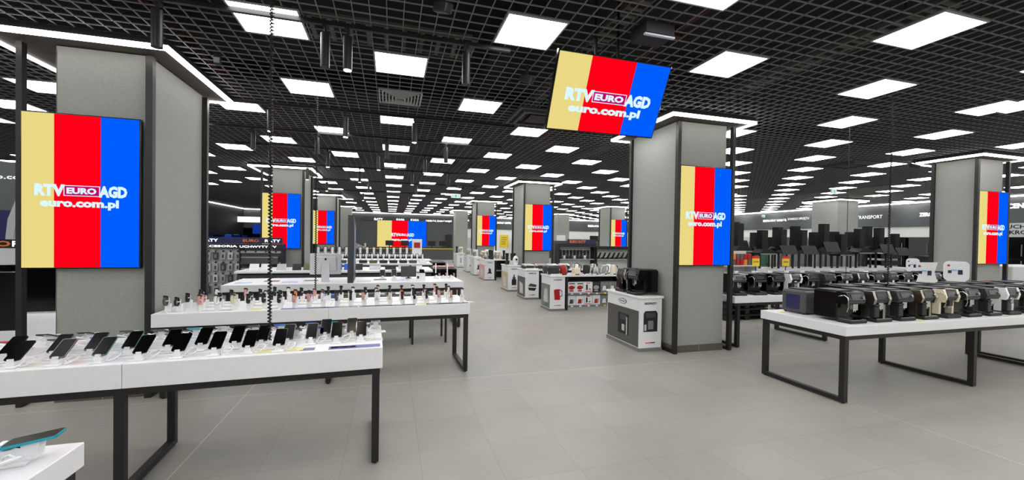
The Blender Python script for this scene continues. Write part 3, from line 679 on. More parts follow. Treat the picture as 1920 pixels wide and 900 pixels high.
simple_table(-3.2, 1.35, 19.2, 20.4, .98, 'white headphone table, farthest before the service counter')
def lap(col):
    a = MB(); a.box(-.16, .16, -.11, .11, 0, .015, col, .003); b = MB(); b.obox((0, .125, .1), (.32, .012, .2), Matrix.Rotation(-.25, 3, 'X'), col, .003); return Proto(('keyboard_base', a), ('lid', b))
LN = {'silver_plastic': 'silver', 'red': 'red', 'blue': 'blue', 'black_matte': 'black', 'olive': 'olive', 'white_gloss': 'white'}
tb = {}
for c in LN:
    a = MB(); a.obox((0, 0, .075), (.24, .012, .16), Matrix.Rotation(-.6, 3, 'X'), c, .004); b = MB(); b.box(-.05, .05, -.03, .09, 0, .012, 'white_gloss'); b.box(-.02, .02, .02, .05, .012, .07, 'white_gloss'); tb[c] = Proto(('cover', a), ('stand', b))
for k, (u, c) in enumerate(zip([-3.2, -2.95, -2.6, -2.25, -2.0, -1.8, -1.55, -1.3, -1.05, -.8], ['white_gloss', 'white_gloss', 'silver_plastic', 'black_matte', 'olive', 'red', 'red', 'blue', 'blue', 'black_matte'])):
    tb[c].put('tablet', '%s tablet case on a stand, %s from the left on the tablet table' % (LN[c], ordn(k)), 'tablet', (u, 11.5, .93), 0, 'tablets on the far tablet table', (.85,1,1.15))
LAP = {c: lap(c) for c in ('silver_plastic', 'black_matte')}
for k, (u, c) in enumerate(zip([-.4, 0, .35, .7], ['silver_plastic', 'black_matte', 'silver_plastic', 'silver_plastic'])):
    LAP[c].put('laptop', '%s laptop, %s from the left on the tablet table right of the totem' % (LN[c], ordn(k)), 'laptop', (u, 11.7, .93), 0, 'laptops on the tablet table', (.9,.9,.5))
bx = {}
for c in ('black_matte', 'white_gloss', 'olive', 'dark_grey'):
    bx[c] = Proto(('speaker', MB().box(-.13, .13, -.06, .06, 0, .10, c, .02)))
for k in range(11):
    c = ['black_matte', 'black_matte', 'dark_grey', 'white_gloss', 'black_matte', 'olive', 'black_matte'][k % 7]
    bx[c].put('portable_speaker', 'small %s speaker, %s from the left on the second far table' % ({'black_matte':'black','dark_grey':'grey','white_gloss':'white','olive':'olive'}[c], ordn(k)), 'speaker', (-2.15+.32*k, 14.55, .93), 0, 'speakers on the second far table')
def headphone():
    a = MB(); pts = [(.09*math.cos(t), 0, .20+.10*math.sin(t)) for t in [PI*k/12 for k in range(13)]]; a.tube(pts, .012, 'black_matte', 6)
    e = MB(); e.cyl((-.11, 0, .17), (-.065, 0, .17), .05, 'black_matte', 14); e.cyl((.065, 0, .17), (.11, 0, .17), .05, 'black_matte', 14)
    s = MB(); s.cyl((0,0,0), (0,0,.015), .06, 'white_gloss', 16); s.box(-.035, .035, -.012, .012, .015, .285, 'white_gloss', .004)
    return Proto(('headband', a), ('ear_cups', e), ('stand', s))
HP = headphone()
n = 0
for (yy, z, nn, nm, sc, x0, st) in ((16.7, .93, 22, 'third far table', .8, -3.2, .21), (19.5, .98, 14, 'farthest headphone table', 1.25, -3.0, .285)):
    for k in range(nn):
        HP.put('headphones', 'black headphones on a white stand, %s from the left on the %s' % (ordn(k), nm), 'headphones', (x0+st*k, yy, z), 0, 'headphones on white stands', (sc, sc, sc))
t = thing('poster_stand', 'white upright sign with a red picture on the farthest headphone table', 'sign', (1.15, 19.45, .98)); m = MB(); m.box(-.22, .22, -.03, .03, 0, .75, 'white_gloss', .01); ob('board', m, t); m = MB(); m.box(-.14, .14, -.034, -.03, .35, .6, 'red'); ob('print', m, t)
# red box shelf at the right ends
def end_shelf(x0, x1, y0, y1, z, label, n, cols):
    t = thing('end_shelf', label, 'shelf', (x0, y0, 0)); L, D = x1-x0, y1-y0
    m = MB(); m.box(0, L, 0, D, z-.03, z, 'black_matte'); m.box(0, .03, 0, D, 0, z-.03, 'black_matte'); m.box(L-.03, L, 0, D, 0, z-.03, 'black_matte'); m.box(.03, L-.03, D-.03, D, 0, z-.03, 'black_matte'); ob('cabinet', m, t)
    m = MB(); m.box(.03, L-.03, 0, D-.03, z-.36, z-.34, 'black_matte'); m.box(.03, L-.03, 0, D-.03, .1, .12, 'black_matte'); ob('shelf_board', m, t)
    b = MB(); w_ = (L-.08)/n; b.box(0, w_-.01, 0, .12, 0, .22, cols[0]); b2 = MB(); b2.box(.01, w_-.02, -.002, 0, .05, .13, cols[1]); pr = Proto(('carton', b), ('print', b2))
    for r, zz in enumerate((z-.34, .12)):
        for k in range(n): pr.put('product_box', 'box %s from left, %s shelf, %s' % (ordn(k), ('upper', 'lower')[r], label), 'box', (x0+.04+w_*k, y0+.02, zz+.003), 0, 'boxes on the end shelf')
    return pr
pr = end_shelf(1.12, 1.72, 11.2, 12.3, .97, 'black end shelf with reddish boxes', 4, ('pink', 'brown_grey'))
for k in range(5): pr.put('product_box', 'reddish box lying on top of the black end shelf, %s from the left' % ordn(k), 'box', (1.14+.115*k, 11.5, .97), 0, 'boxes on the end shelf', (.8, 2.5, .25))
end_shelf(1.37, 1.8, 14.2, 15.4, .97, 'second black end shelf further away', 3, ('pink', 'dark_grey'))
# ---- service counter and its wall
t = thing('service_counter', 'long dark service counter with a yellow light line at the far end', 'counter', (0, 0, 0))
m = MB(); m.box(-1.8, 5.1, 33.0, 34.0, .08, .93, 'wall_dark'); m.box(-1.8, 5.1, 32.9, 34.0, .97, 1.05, 'black_matte'); ob('body', m, t)
m = MB(); m.box(-1.8, 5.1, 32.92, 33.0, .93, .97, 'strip_yellow'); ob('light_line', m, t)
m = MB(); m.box(-1.8, 5.1, 33.02, 34.0, 0, .08, 'white_shade'); ob('plinth', m, t)
mo = MB(); mo.box(-.3, .3, -.02, .02, .12, .5, 'black_matte', .01); ms = MB(); ms.box(-.04, .04, -.02, .02, 0, .14, 'black_matte'); ms.box(-.14, .14, -.1, .1, 0, .015, 'black_matte'); MON = Proto(('display', mo), ('stand', ms))
for k, x in enumerate((-.1, 1.05, 3.1, 4.0)): MON.put('monitor', 'black monitor on the service counter, %s from the left' % ordn(k), 'monitor', (x, 33.4, 1.05), 0, 'monitors on the service counter')
t = thing('video_wall', 'wide striped video screen on the service wall', 'screen', (-1.1, 36.42, .75)); VW = (4.02, 2.45)
c = MB(); c.box(-.03, 4.05, 0, .07, -.03, 2.48, 'black_gloss'); ob('casing', c, t)
s = MB(); s.box(0, 1.16, -.01, 0, 0, 2.45, 'scr_yellow'); s.box(1.16, 2.48, -.01, 0, 0, 2.45, 'scr_red'); s.box(2.48, 4.02, -.01, 0, 0, 2.45, 'scr_blue'); d = ob('display', s, t)
link('logo_lettering', text_mesh('RTV', (1.12, 1.72, 1.12, 1.42), -.02, 'scr_text', .058), d); link('logo_lettering', text_mesh('AGD', (2.38, 3.0, 1.12, 1.42), -.02, 'scr_text', .058), d); link('logo_lettering', text_mesh('EURO', (1.72, 2.36, 1.17, 1.38), -.02, 'scr_text', .048), d); link('web_address', text_mesh('euro.com.pl', (1.16, 2.8, .68, .98), -.02, 'scr_text', .048), d)
t = thing('sign_rail', 'black rail with white lit words above the video wall', 'sign', (0, 36.45, 3.28)); m = MB(); m.box(-2.3, 5.35, 0, .03, -.13, -.1, 'black_metal'); m.box(-2.3, 5.35, 0, .03, .12, .15, 'black_metal')
for q in (-2.3, -.2, 1.2, 5.32): m.box(q, q+.03, 0, .03, -.1, .12, 'black_metal')
ob('rail', m, t)
for s_, a, b in (('RATY', -1.35, -.66), ('KASA', .42, 1.1), ('KASA', 1.6, 2.3), ('ODBIÓR ZAMÓWIEŃ', 2.85, 5.1)): link('lettering', text_mesh(s_, (a, b, -.09, .11), -.01, 'sign_white', .04), t)
m = MB(); m.box(-4.6, -3.1, 35.9, 36.4, 0, 3.2, 'dark_grey'); m.box(-4.62, -3.08, 35.85, 35.9, .1, 3.1, 'navy'); tag(ob('cabinet', m), 'tall dark blue cabinet at the left of the service wall', 'cabinet')
m = MB(); m.box(4.6, 5.1, 36.3, 36.49, 0, 2.1, 'black_matte'); tag(ob('service_door', m), 'narrow black door at the right of the service wall', 'door')
t = thing('brochure_shelf', 'small shelf with pale boxes left of the video wall', 'shelf', (-2.6, 30.5, 0)); m = MB(); m.box(0, 1.05, .3, .33, 0, 1.75, 'wall_dark'); m.box(0, 1.05, 0, .3, .9, .93, 'black_matte'); ob('frame', m, t); m = MB()
for k in range(6): m.box(.08+.15*k, .19+.15*k, .05, .25, .93, 1.15+.07*((k*3) % 4), 'white_shade')
ob('boxes', m, t)
# lettering on walls (flat signs)
def wall_sign(text, x, y, z, w_, h, rz, label, mname='sign_white', off=.03):
    o = link('wall_lettering', text_mesh(text, (-w_/2, w_/2, -h/2, h/2), 0, mname, off), None, (x, y, z), (0, 0, rz)); tag(o, label, 'sign', 'white lettering on the walls')
wall_sign('BEZPŁATNY ODBIÓR', 23.44, 20.75, 3.27, 1.7, .17, -PI/2, 'bold white words at the left on the long dark band of the right wall', off=.05)
wall_sign('STAREGO SPRZĘTU', 23.44, 19.15, 3.29, 1.35, .17, -PI/2, 'thin white words following the bold words on the right wall', off=.0)
wall_sign('TRANSPORT', 23.44, 15.3, 3.22, 1.2, .17, -PI/2, 'thin white word partly hidden by the plain right pillar', off=.0)
wall_sign('BEZPŁATNY', 23.44, 16.8, 3.22, 1.3, .17, -PI/2, 'bold white word hidden behind the plain right pillar', off=.05)
wall_sign('ZEROSTRES', 23.44, 12.7, 3.23, 1.0, .18, -PI/2, 'bold white word beside the far right pillar on the wall band', off=.05)
wall_sign('CONTACT CENTER', 23.44, 10.5, 3.42, 2.05, .2, -PI/2, 'bold white words right of the far right striped screen', off=.05)
wall_sign('CONTACT CENTER', 10.3, 38.4, 3.34, 1.6, .2, 0, 'white words above the yellow poster on the back wall', off=.05)
wall_sign('BEZPŁATNY', 19.9, 38.4, 3.27, 1.4, .2, 0, 'bold white word on the back wall right of the distant plain pillar', off=.05)
wall_sign('TRANSPORT', 21.45, 38.4, 3.27, 1.4, .2, 0, 'thin white word at the right end of the back wall band', off=.0)
wall_sign('ACJE', 6.5, 38.3, 3.45, .95, .2, 0, 'white word beside the plain pillar at the service counter', off=.04)
# mikrowave sign
t = thing('department_sign', 'white sign board with black lettering at the right edge of the picture', 'sign', (23.3, 9.1, 2.32), -PI/2); m = MB(); m.box(-1.5, 1.0, 0, .05, -.12, .42, 'white_shade'); ob('board', m, t)
link('lettering', text_mesh('KUCHENKI', (-1.35, -.1, .2, .36), -.005, 'black_matte', .03), t); link('lettering', text_mesh('MIKROFALOWE', (-1.35, .35, -.02, .14), -.005, 'black_matte', .03), t)
# yellow poster
t = thing('notice_poster', 'yellow poster on the white back wall', 'poster', (10.42, 38.465, 1.65)); m = MB(); m.box(-.42, .42, 0, .03, -.65, .55, 'yellow'); ob('sheet', m, t); m = MB()
for k in range(4): m.box(-.25, .3-.05*k, -.005, 0, .25-.2*k, .3-.2*k, 'olive')
ob('print', m, t)
# ---- end-cap kiosks along the aisle
def kiosk(x, y, w_, d, label, title=None, side='poster_grey', icon='kettle', k=1.0, brand=None):
    t = thing('display_cabinet', label, 'cabinet', (x, y, 0), 0, 'white end cabinets along the aisle'); H = .9
    m = MB(); m.box(.01, w_-.01, .01, d-.01, .055, H-.04, 'white'); ob('body', m, t)
    m = MB(); m.box(0, w_, 0, d, 0, .055, 'mid_grey'); ob('plinth', m, t)
    m = MB(); m.box(-.015, w_+.015, -.015, d+.015, H-.04, H, 'white_gloss', .008); ob('top', m, t)
    m = MB(); m.box(.004, .01, .03, d-.03, .07, .66 if side != 'white_shade' else .8, side); sp = ob('side_poster', m, t)
    m = MB()
    if icon == 'espresso':
        m.box(.001, .004, d*.3, d*.62, .2, .55, 'black_matte'); m.box(0, .001, d*.36, d*.56, .44, .53, 'dark_grey'); m.box(0, .001, d*.34, d*.37, .2, .5, 'white_shade'); m.box(0, .001, d*.42, d*.5, .25, .36, 'white_shade')
    elif icon == 'kettle': m.prism([(d*.2, .2), (d*.7, .2), (d*.62, .55), (d*.3, .55)], 0, .001, .004, 'silver_plastic'); m.prism([(d*.25, .1), (d*.6, .1), (d*.6, .18), (d*.25, .18)], 0, .001, .004, 'green')
    else: m.prism([(d*.25, .15), (d*.65, .15), (d*.7, .5), (d*.3, .45)], 0, .001, .004, 'white_shade')
    ob('picture', m, sp)
    f = MB(); cx = w_/2; y0, y1 = .004, .010
    if icon == 'espresso':
        f.prism([(cx-.13, .32), (cx+.13, .32), (cx+.13, .62), (cx+.1, .66), (cx-.1, .66), (cx-.13, .62)], 1, y0, y1, 'black_matte'); f.box(cx-.09, cx+.09, .001, y0, .55, .63, 'dark_grey'); f.box(cx-.05, cx+.05, .001, y0, .36, .5, 'mid_grey'); f.box(cx-.12, cx-.08, .001, y0, .34, .44, 'white_shade'); f.cyl((cx, .002, .42), (cx, .004, .42), .03, 'white', 12)
    elif icon == 'kettle':
        f.prism([(cx-.08, .28), (cx+.07, .28), (cx+.05, .55), (cx-.05, .55), (cx-.1, .53)], 1, y0, y1, 'red'); f.tube([(cx+.05, .006, .54), (cx+.12, .006, .5), (cx+.12, .006, .38), (cx+.07, .006, .36)], .01, 'black_matte', 6)
    elif icon == 'grill':
        f.prism([(cx-.13, .36), (cx-.1, .28), (cx+.08, .26), (cx+.14, .34)], 1, y0, y1, 'black_matte'); f.prism([(cx-.13, .4), (cx+.12, .37), (cx+.14, .44), (cx-.06, .48)], 1, y0, y1, 'dark_grey')
    elif icon == 'blender':
        f.box(cx-.08, cx+.08, y0, y1, .22, .42, 'black_matte'); f.box(cx-.05, cx+.05, y0, y1, .42, .5, 'dark_grey'); f.box(cx-.02, cx+.02, y0, y1, .5, .58, 'black_matte')
    elif icon == 'mixer':
        f.box(cx-.1, cx+.1, y0, y1, .3, .34, 'black_matte'); f.prism([(cx-.05, .34), (cx+.07, .34), (cx+.05, .5), (cx-.04, .54)], 1, y0, y1, 'black_matte')
    elif icon == 'iron': f.prism([(cx-.1, .32), (cx+.12, .34), (cx+.05, .42), (cx-.04, .4)], 1, y0, y1, 'black_matte')
    else: f.box(cx-.02, cx+.02, y0, y1, .3, .6, 'black_matte')
    ob('front_picture', f, t)
    if title: link('lettering', text_mesh(title, (cx-.115, cx+.115, .765, .80), .008, 'black_matte', .04), t)
    else: ob('title_bar', MB().box(cx-.1, cx+.1, .004, .01, .765, .785, 'black_matte'), t)
    m = MB(); m.box(cx-.09, cx-.0, .004, .01, .13, .145, 'orange'); m.box(cx, cx+.09, .004, .01, .13, .145, 'black_matte'); ob('price_logo', m, t)
    if brand:
        m = MB(); m.prism([(d*.5+.13*math.cos(a)+.0, .76+.045*math.sin(a)) for a in [2*PI*q/24 for q in range(24)]], 0, .002, .01, 'black_matte'); m.prism([(d*.5+.12*math.cos(a), .76+.037*math.sin(a)) for a in [2*PI*q/24 for q in range(24)]], 0, .001, .002, 'white_gloss'); e = ob('emblem', m, t)
        link('lettering', text_mesh(brand, (-.085, .085, .742, .778), 0, 'black_matte', .03), e, (0, d*.5, 0), (0, 0, -PI/2))
    return t
kiosk(3.88, 5.87, .44, 1.05, 'white cabinet with two coffee machines on top against the central pillar', 'EKSPRESY', 'poster_grey', 'espresso', brand="De'Longhi")
kiosk(3.86, 9.75, .42, .66, 'white end cabinet with a red kettle picture', 'CZAJNIKI', 'mid_grey', 'kettle')
kiosk(3.86, 11.77, .45, .82, 'white end cabinet with a contact grill picture', 'GRILLE', 'brown_grey', 'grill')
kiosk(3.86, 13.68, .45, .9, 'white end cabinet with a blender picture and beige side poster', None, 'poster_beige', 'blender')
kiosk(3.88, 17.45, .45, 1.2, 'white end cabinet with a dark mixer picture, fourth up the aisle', None, 'pink', 'mixer')
kiosk(3.88, 19.8, .45, .95, 'white end cabinet with a small dark appliance picture, fifth up the aisle', None, 'white_shade', 'mixer')
kiosk(3.88, 21.75, .45, 1.1, 'white end cabinet with a flat iron picture, sixth up the aisle', None, 'white_shade', 'iron')
kiosk(3.88, 25.3, .5, 1.4, 'farthest white end cabinet by the service counter', None, 'white_shade', 'bar')
# gondola shelves behind the end caps
def gondola(x0, x1, y0, y1, label, z=.9, rows=((.12, .44), (.44, .78))):
    t = thing('shelf_unit', label, 'shelf unit', (x0, y0, 0), 0, 'shelf units behind the end cabinets'); L, D = x1-x0, y1-y0
    m = MB(); m.box(-.01, L, -.01, D, z-.04, z, 'white_gloss', .006); ob('worktop', m, t)
    m = MB(); m.box(0, .05, 0, D, 0, z-.04, 'black_matte'); m.box(L-.05, L, 0, D, 0, z-.04, 'black_matte'); m.box(.05, L-.05, D*.45, D*.45+.03, 0, z-.04, 'black_matte'); ob('carcass', m, t)
    for r, (a, b) in enumerate(rows):
        m = MB(); m.box(.05, L-.05, .02, D*.45, a-.02, a, 'dark_grey'); o = ob('shelf_board', m, t)
        m = MB(); m.box(.05, L-.05, .0, .02, a-.045, a+.005, 'mid_grey'); e = ob('price_rail', m, o)
    m = MB(); m.box(0, L, .01, D, 0, .075, 'grey_light'); ob('plinth', m, t)
    return t
gondola(4.315, 5.9, 9.78, 10.6, 'shelf unit of boxed kettles right of the red kettle cabinet')
tagm = MB(); tagm.box(-.03, .03, -.003, 0, -.02, .02, 'white_gloss'); TAGW = Proto(('price_tag', tagm)); tagm = MB(); tagm.box(-.03, .03, -.003, 0, -.02, .02, 'yellow'); TAGY = Proto(('price_tag', tagm))
def kbox(bg, item, kind):
    a = MB(); a.box(-.1, .1, 0, .16, 0, .25, bg); b = MB()
    if kind == 'kettle': b.prism([(-.06, .04), (.04, .04), (.03, .15), (-.04, .15)], 1, -.004, 0, item); b.box(.05, .06, -.004, 0, .06, .14, 'black_matte'); b.box(.03, .06, -.004, 0, .14, .15, 'black_matte')
    elif kind == 'tea': b.prism([(.07*math.cos(q)-.01, .12+.05*math.sin(q)) for q in [2*PI*i/14 for i in range(14)]], 1, -.004, 0, item); b.box(-.06, .04, -.004, 0, .03, .06, item); b.box(.06, .07, -.004, 0, .1, .18, 'black_matte'); b.box(-.07, .07, -.003, 0, .2, .225, 'dark_grey')
    else: b.box(-.06, -.02, -.004, 0, .06, .19, item); b.box(.01, .06, -.004, 0, .07, .09, 'black_matte'); b.box(-.08, .08, -.004, 0, .02, .035, 'bright_red'); b.box(-.06, .04, -.004, 0, .21, .23, 'bright_red')
    return Proto(('carton', a), ('print', b))
KB = {'tea': kbox('white', 'red', 'tea'), 'grind': kbox('white', 'black_matte', 'grind'), 'dark': kbox('black_matte', 'grey_light', 'tea'), 'grey': kbox('mid_grey', 'white', 'kettle'), 'kettle': kbox('white', 'red', 'kettle'), 'kettleg': kbox('white', 'dark_grey', 'kettle')}
KN = {'tea': 'white box with a red round kettle', 'grind': 'white box with a black grinder', 'dark': 'black box with a grey kettle', 'grey': 'grey box with a white kettle', 'kettle': 'white box with a red jug kettle', 'kettleg': 'white box with a dark jug kettle'}
for r, (z, row, sc) in enumerate(((.441, ['tea', 'tea', 'grind', 'dark', 'grey', 'grey'], (1.15, 1, 1.1)), (.121, ['kettleg', 'kettle', 'grind', 'kettle', 'grey', 'grey'], (1.1, 1, 1.0)))):
    for k, q in enumerate(row):
        KB[q].put('kettle_box', '%s, %s from the left on the %s shelf' % (KN[q], ordn(k), ('upper', 'lower')[r]), 'box', (4.495+.235*k, 9.83, z), 0, 'boxed kettles', sc)
        (TAGY if k == 4 else TAGW).put('price_tag', '%s price tag, %s from the left on the %s shelf edge' % ('yellow' if k == 4 else 'white', ordn(k), ('upper', 'lower')[r]), 'price tag', (4.48+.235*k, 9.776, z-.02), 0, 'shelf price tags')
# kettles and toasters on top
def kettle(c, kind):
    if kind == 'jug':
        b = MB(); b.lathe([(.08, .02), (.085, .06), (.075, .17), (.062, .215), (.03, .228), (.001, .23)], (0,0,0), c, 16); s = MB(); s.prism([(-.06, .18), (-.11, .215), (-.06, .215)], 1, -.02, .02, c)
        h = MB(); h.tube([(.06, 0, .2), (.12, 0, .2), (.135, 0, .15), (.12, 0, .07), (.08, 0, .05)], .012, 'black_matte', 6)
    elif kind == 'dome':
        b = MB(); b.lathe([(.11, .02), (.115, .06), (.09, .14), (.05, .19), (.02, .2), (.02, .215), (.001, .22)], (0,0,0), c, 18); s = MB(); s.prism([(-.09, .1), (-.15, .16), (-.08, .14)], 1, -.02, .02, c)
        h = MB(); h.tube([(-.07, 0, .16), (-.05, 0, .25), (.02, 0, .27), (.09, 0, .24), (.1, 0, .15)], .01, 'black_matte', 6)
    else:
        b = MB(); b.box(-.14, .14, -.08, .08, .01, .19, c, .025); b.box(-.11, .11, -.03, -.005, .188, .192, 'black_matte'); b.box(-.11, .11, .01, .035, .188, .192, 'black_matte'); s = MB(); s.box(-.155, -.14, -.015, .015, .11, .13, 'black_matte'); h = MB(); h.cyl((-.14, -.045, .06), (-.15, -.045, .06), .018, 'chrome', 12)
        return Proto(('body', b), ('lever', s), ('knob', h))
    p = MB(); p.cyl((0,0,0), (0,0,.02), .09, 'black_matte', 16)
    return Proto(('body', b), ('spout', s), ('handle', h), ('base', p))
KT = {}
for i, (x, y, c, kind, nm) in enumerate([(4.02, 10.3, 'dark_grey', 'toaster', 'dark grey toaster at the left end'), (4.02, 9.96, 'dark_plastic', 'toaster', 'dark toaster'), (4.3, 9.97, 'red', 'jug', 'shiny red jug kettle'), (4.47, 10.3, 'steel', 'jug', 'slim steel kettle right of the red one'), (4.66, 9.95, 'cream', 'dome', 'cream dome kettle with black handle'), (4.84, 10.33, 'white_gloss', 'jug', 'white jug kettle behind the cream one'), (4.97, 10.0, 'black_matte', 'jug', 'matte black jug kettle'), (5.23, 9.98, 'steel', 'dome', 'steel dome kettle'), (5.42, 10.46, 'white_shade', 'jug', 'pale kettle'), (5.47, 9.97, 'glass', 'jug', 'glass kettle'), (5.75, 9.95, 'cream', 'jug', 'cream jug kettle'), (5.8, 10.3, 'white_gloss', 'jug', 'white kettle near the pillar')]):
    KT.setdefault((c, kind), kettle(c, kind)).put('toaster' if kind == 'toaster' else 'kettle', '%s on the kettle gondola' % nm, 'toaster' if kind == 'toaster' else 'kettle', (x, y, .9), random.uniform(-.3, .5), 'kettles and toasters on the gondola', (1.05, 1.05, 1.12))
wedge = MB(); wedge.prism([(0, 0), (.09, 0), (.09, .005), (.0, .04)], 0, -.05, .05, 'white_gloss'); WED = Proto(('price_wedge', wedge))
def wedges(xs, y, where):
    for k, x in enumerate(xs): WED.put('price_holder', 'small white sloping price holder, %s from the left on %s' % (ordn(k), where), 'price holder', (x, y, .9), 0, 'sloping price holders')
wedges([3.93, 4.03, 4.13, 4.5, 4.75, 4.9, 5.1, 5.35, 5.6], 9.76, 'the kettle gondola')
wedges([3.93, 4.03, 4.13, 4.23], 11.79, 'the contact grill cabinet')
gondola(4.35, 5.9, 11.8, 12.6, 'shelf unit right of the contact grill cabinet')
def grill_p():
    a = MB(); a.box(-.17, .17, -.13, .13, .02, .075, 'black_matte', .02); b = MB(); b.obox((0, .01, .115), (.33, .26, .05), Matrix.Rotation(.12, 3, 'X'), 'silver_plastic', .015); c = MB(); c.tube([(-.1, -.13, .1), (-.1, -.18, .1), (.1, -.18, .1), (.1, -.13, .1)], .012, 'black_matte', 6); d = MB()
    for sx in (-.13, .13):
        for sy in (-.1, .1): d.cyl((sx, sy, 0), (sx, sy, .02), .015, 'black_matte', 8)
    return Proto(('base', a), ('lid', b), ('handle', c), ('feet', d))
GR = grill_p()
for k, (x, y) in enumerate(((4.05, 12.1), (4.45, 12.05), (4.85, 12.05), (5.25, 12.1))): GR.put('contact_grill', 'black and silver contact grill, %s from the left behind the kettle gondola' % ordn(k), 'grill', (x, y, .9), .15*(-1)**k, 'contact grills')
def blender_p(c):
    a = MB(); a.lathe([(.07, 0), (.075, .03), (.06, .13), (.05, .15)], (0,0,0), c, 14); b = MB(); b.lathe([(.045, .15), (.065, .36)], (0,0,0), 'smoke_glass', 14); d = MB(); d.cyl((0,0,.36), (0,0,.4), .06, 'black_matte', 14); return Proto(('motor_base', a), ('jar', b), ('lid', d))
BL = {c: blender_p(c) for c in ('black_matte', 'silver_plastic', 'white_gloss')}
for k in range(3): BL[['black_matte', 'silver_plastic', 'black_matte'][k]].put('blender', 'blender with smoked jar, %s from the left on the blender cabinet' % ordn(k), 'blender', (3.98+.13*k, 14.25-.2*(k % 2), .9), 0, 'blenders on the blender cabinet')
# white citrus juicer egg
m = MB(); m.lathe([(.06, 0), (.095, .05), (.11, .14), (.095, .24), (.05, .31), (.001, .33)], (0,0,0), 'white_gloss', 18); f_ = MB(); f_.cyl((0, -.09, .2), (0, -.12, .2), .035, 'black_matte', 12); Proto(('body', m), ('spout', f_)).put('ice_cream_maker', 'white egg shaped appliance on the blender cabinet', 'appliance', (4.18, 13.85, .9))
gondola(4.37, 5.0, 17.5, 18.6, 'shelf unit right of the fourth end cabinet'); gondola(4.37, 5.0, 19.85, 20.7, 'shelf unit right of the fifth end cabinet')
pot = MB(); pot.lathe([(.1, 0), (.11, .1), (.1, .2), (.04, .23), (.001, .235)], (0,0,0), 'steel', 16); ph = MB(); ph.tube([(-.1, 0, .14), (-.14, 0, .14), (-.14, 0, .18), (-.1, 0, .18)], .008, 'black_matte', 5); ph.tube([(.1, 0, .14), (.14, 0, .14), (.14, 0, .18), (.1, 0, .18)], .008, 'black_matte', 5)
POT = Proto(('pot', pot), ('handle', ph))
def mixer_p(c):
    a = MB(); a.box(-.1, .12, -.1, .1, 0, .03, c, .01); a.box(.04, .12, -.05, .05, .03, .25, c, .015); h = MB(); h.box(-.14, .13, -.055, .055, .25, .36, c, .03); b = MB(); b.lathe([(.05, .03), (.09, .1), (.1, .18), (.102, .185)], (-.05,0,0), 'steel', 16); return Proto(('stand', a), ('mixer_head', h), ('bowl', b))
MX = {c: mixer_p(c) for c in ('silver_plastic', 'black_matte', 'white_gloss', 'cream')}
for j, (y, nm, xs) in enumerate(((17.75, 'fourth', [4.0, 4.27, 4.54, 4.81]), (18.3, 'rear fourth', [4.02, 4.3, 4.58, 4.84]), (20.1, 'fifth', [4.0, 4.3, 4.6, 4.85]), (22.1, 'sixth', [4.05]), (26.0, 'farthest', [3.98, 4.25]))):
    for k, x in enumerate(xs):
        q = (j*3+k*5) % 7; place = '%s from left on the %s end cabinet' % (ordn(k), nm)
        if q in (0, 4): POT.put('stock_pot', 'steel pot, %s' % place, 'pot', (x, y, .9), 0, 'appliances on the far end cabinets', (.8, .8, .9))
        elif q in (1, 5): BL['black_matte'].put('blender', 'black blender, %s' % place, 'blender', (x, y, .9), 0, 'appliances on the far end cabinets')
        else: MX[['silver_plastic', 'black_matte', 'white_gloss', 'cream'][q % 4]].put('stand_mixer', 'stand mixer, %s' % place, 'mixer', (x, y, .9), .4, 'appliances on the far end cabinets')
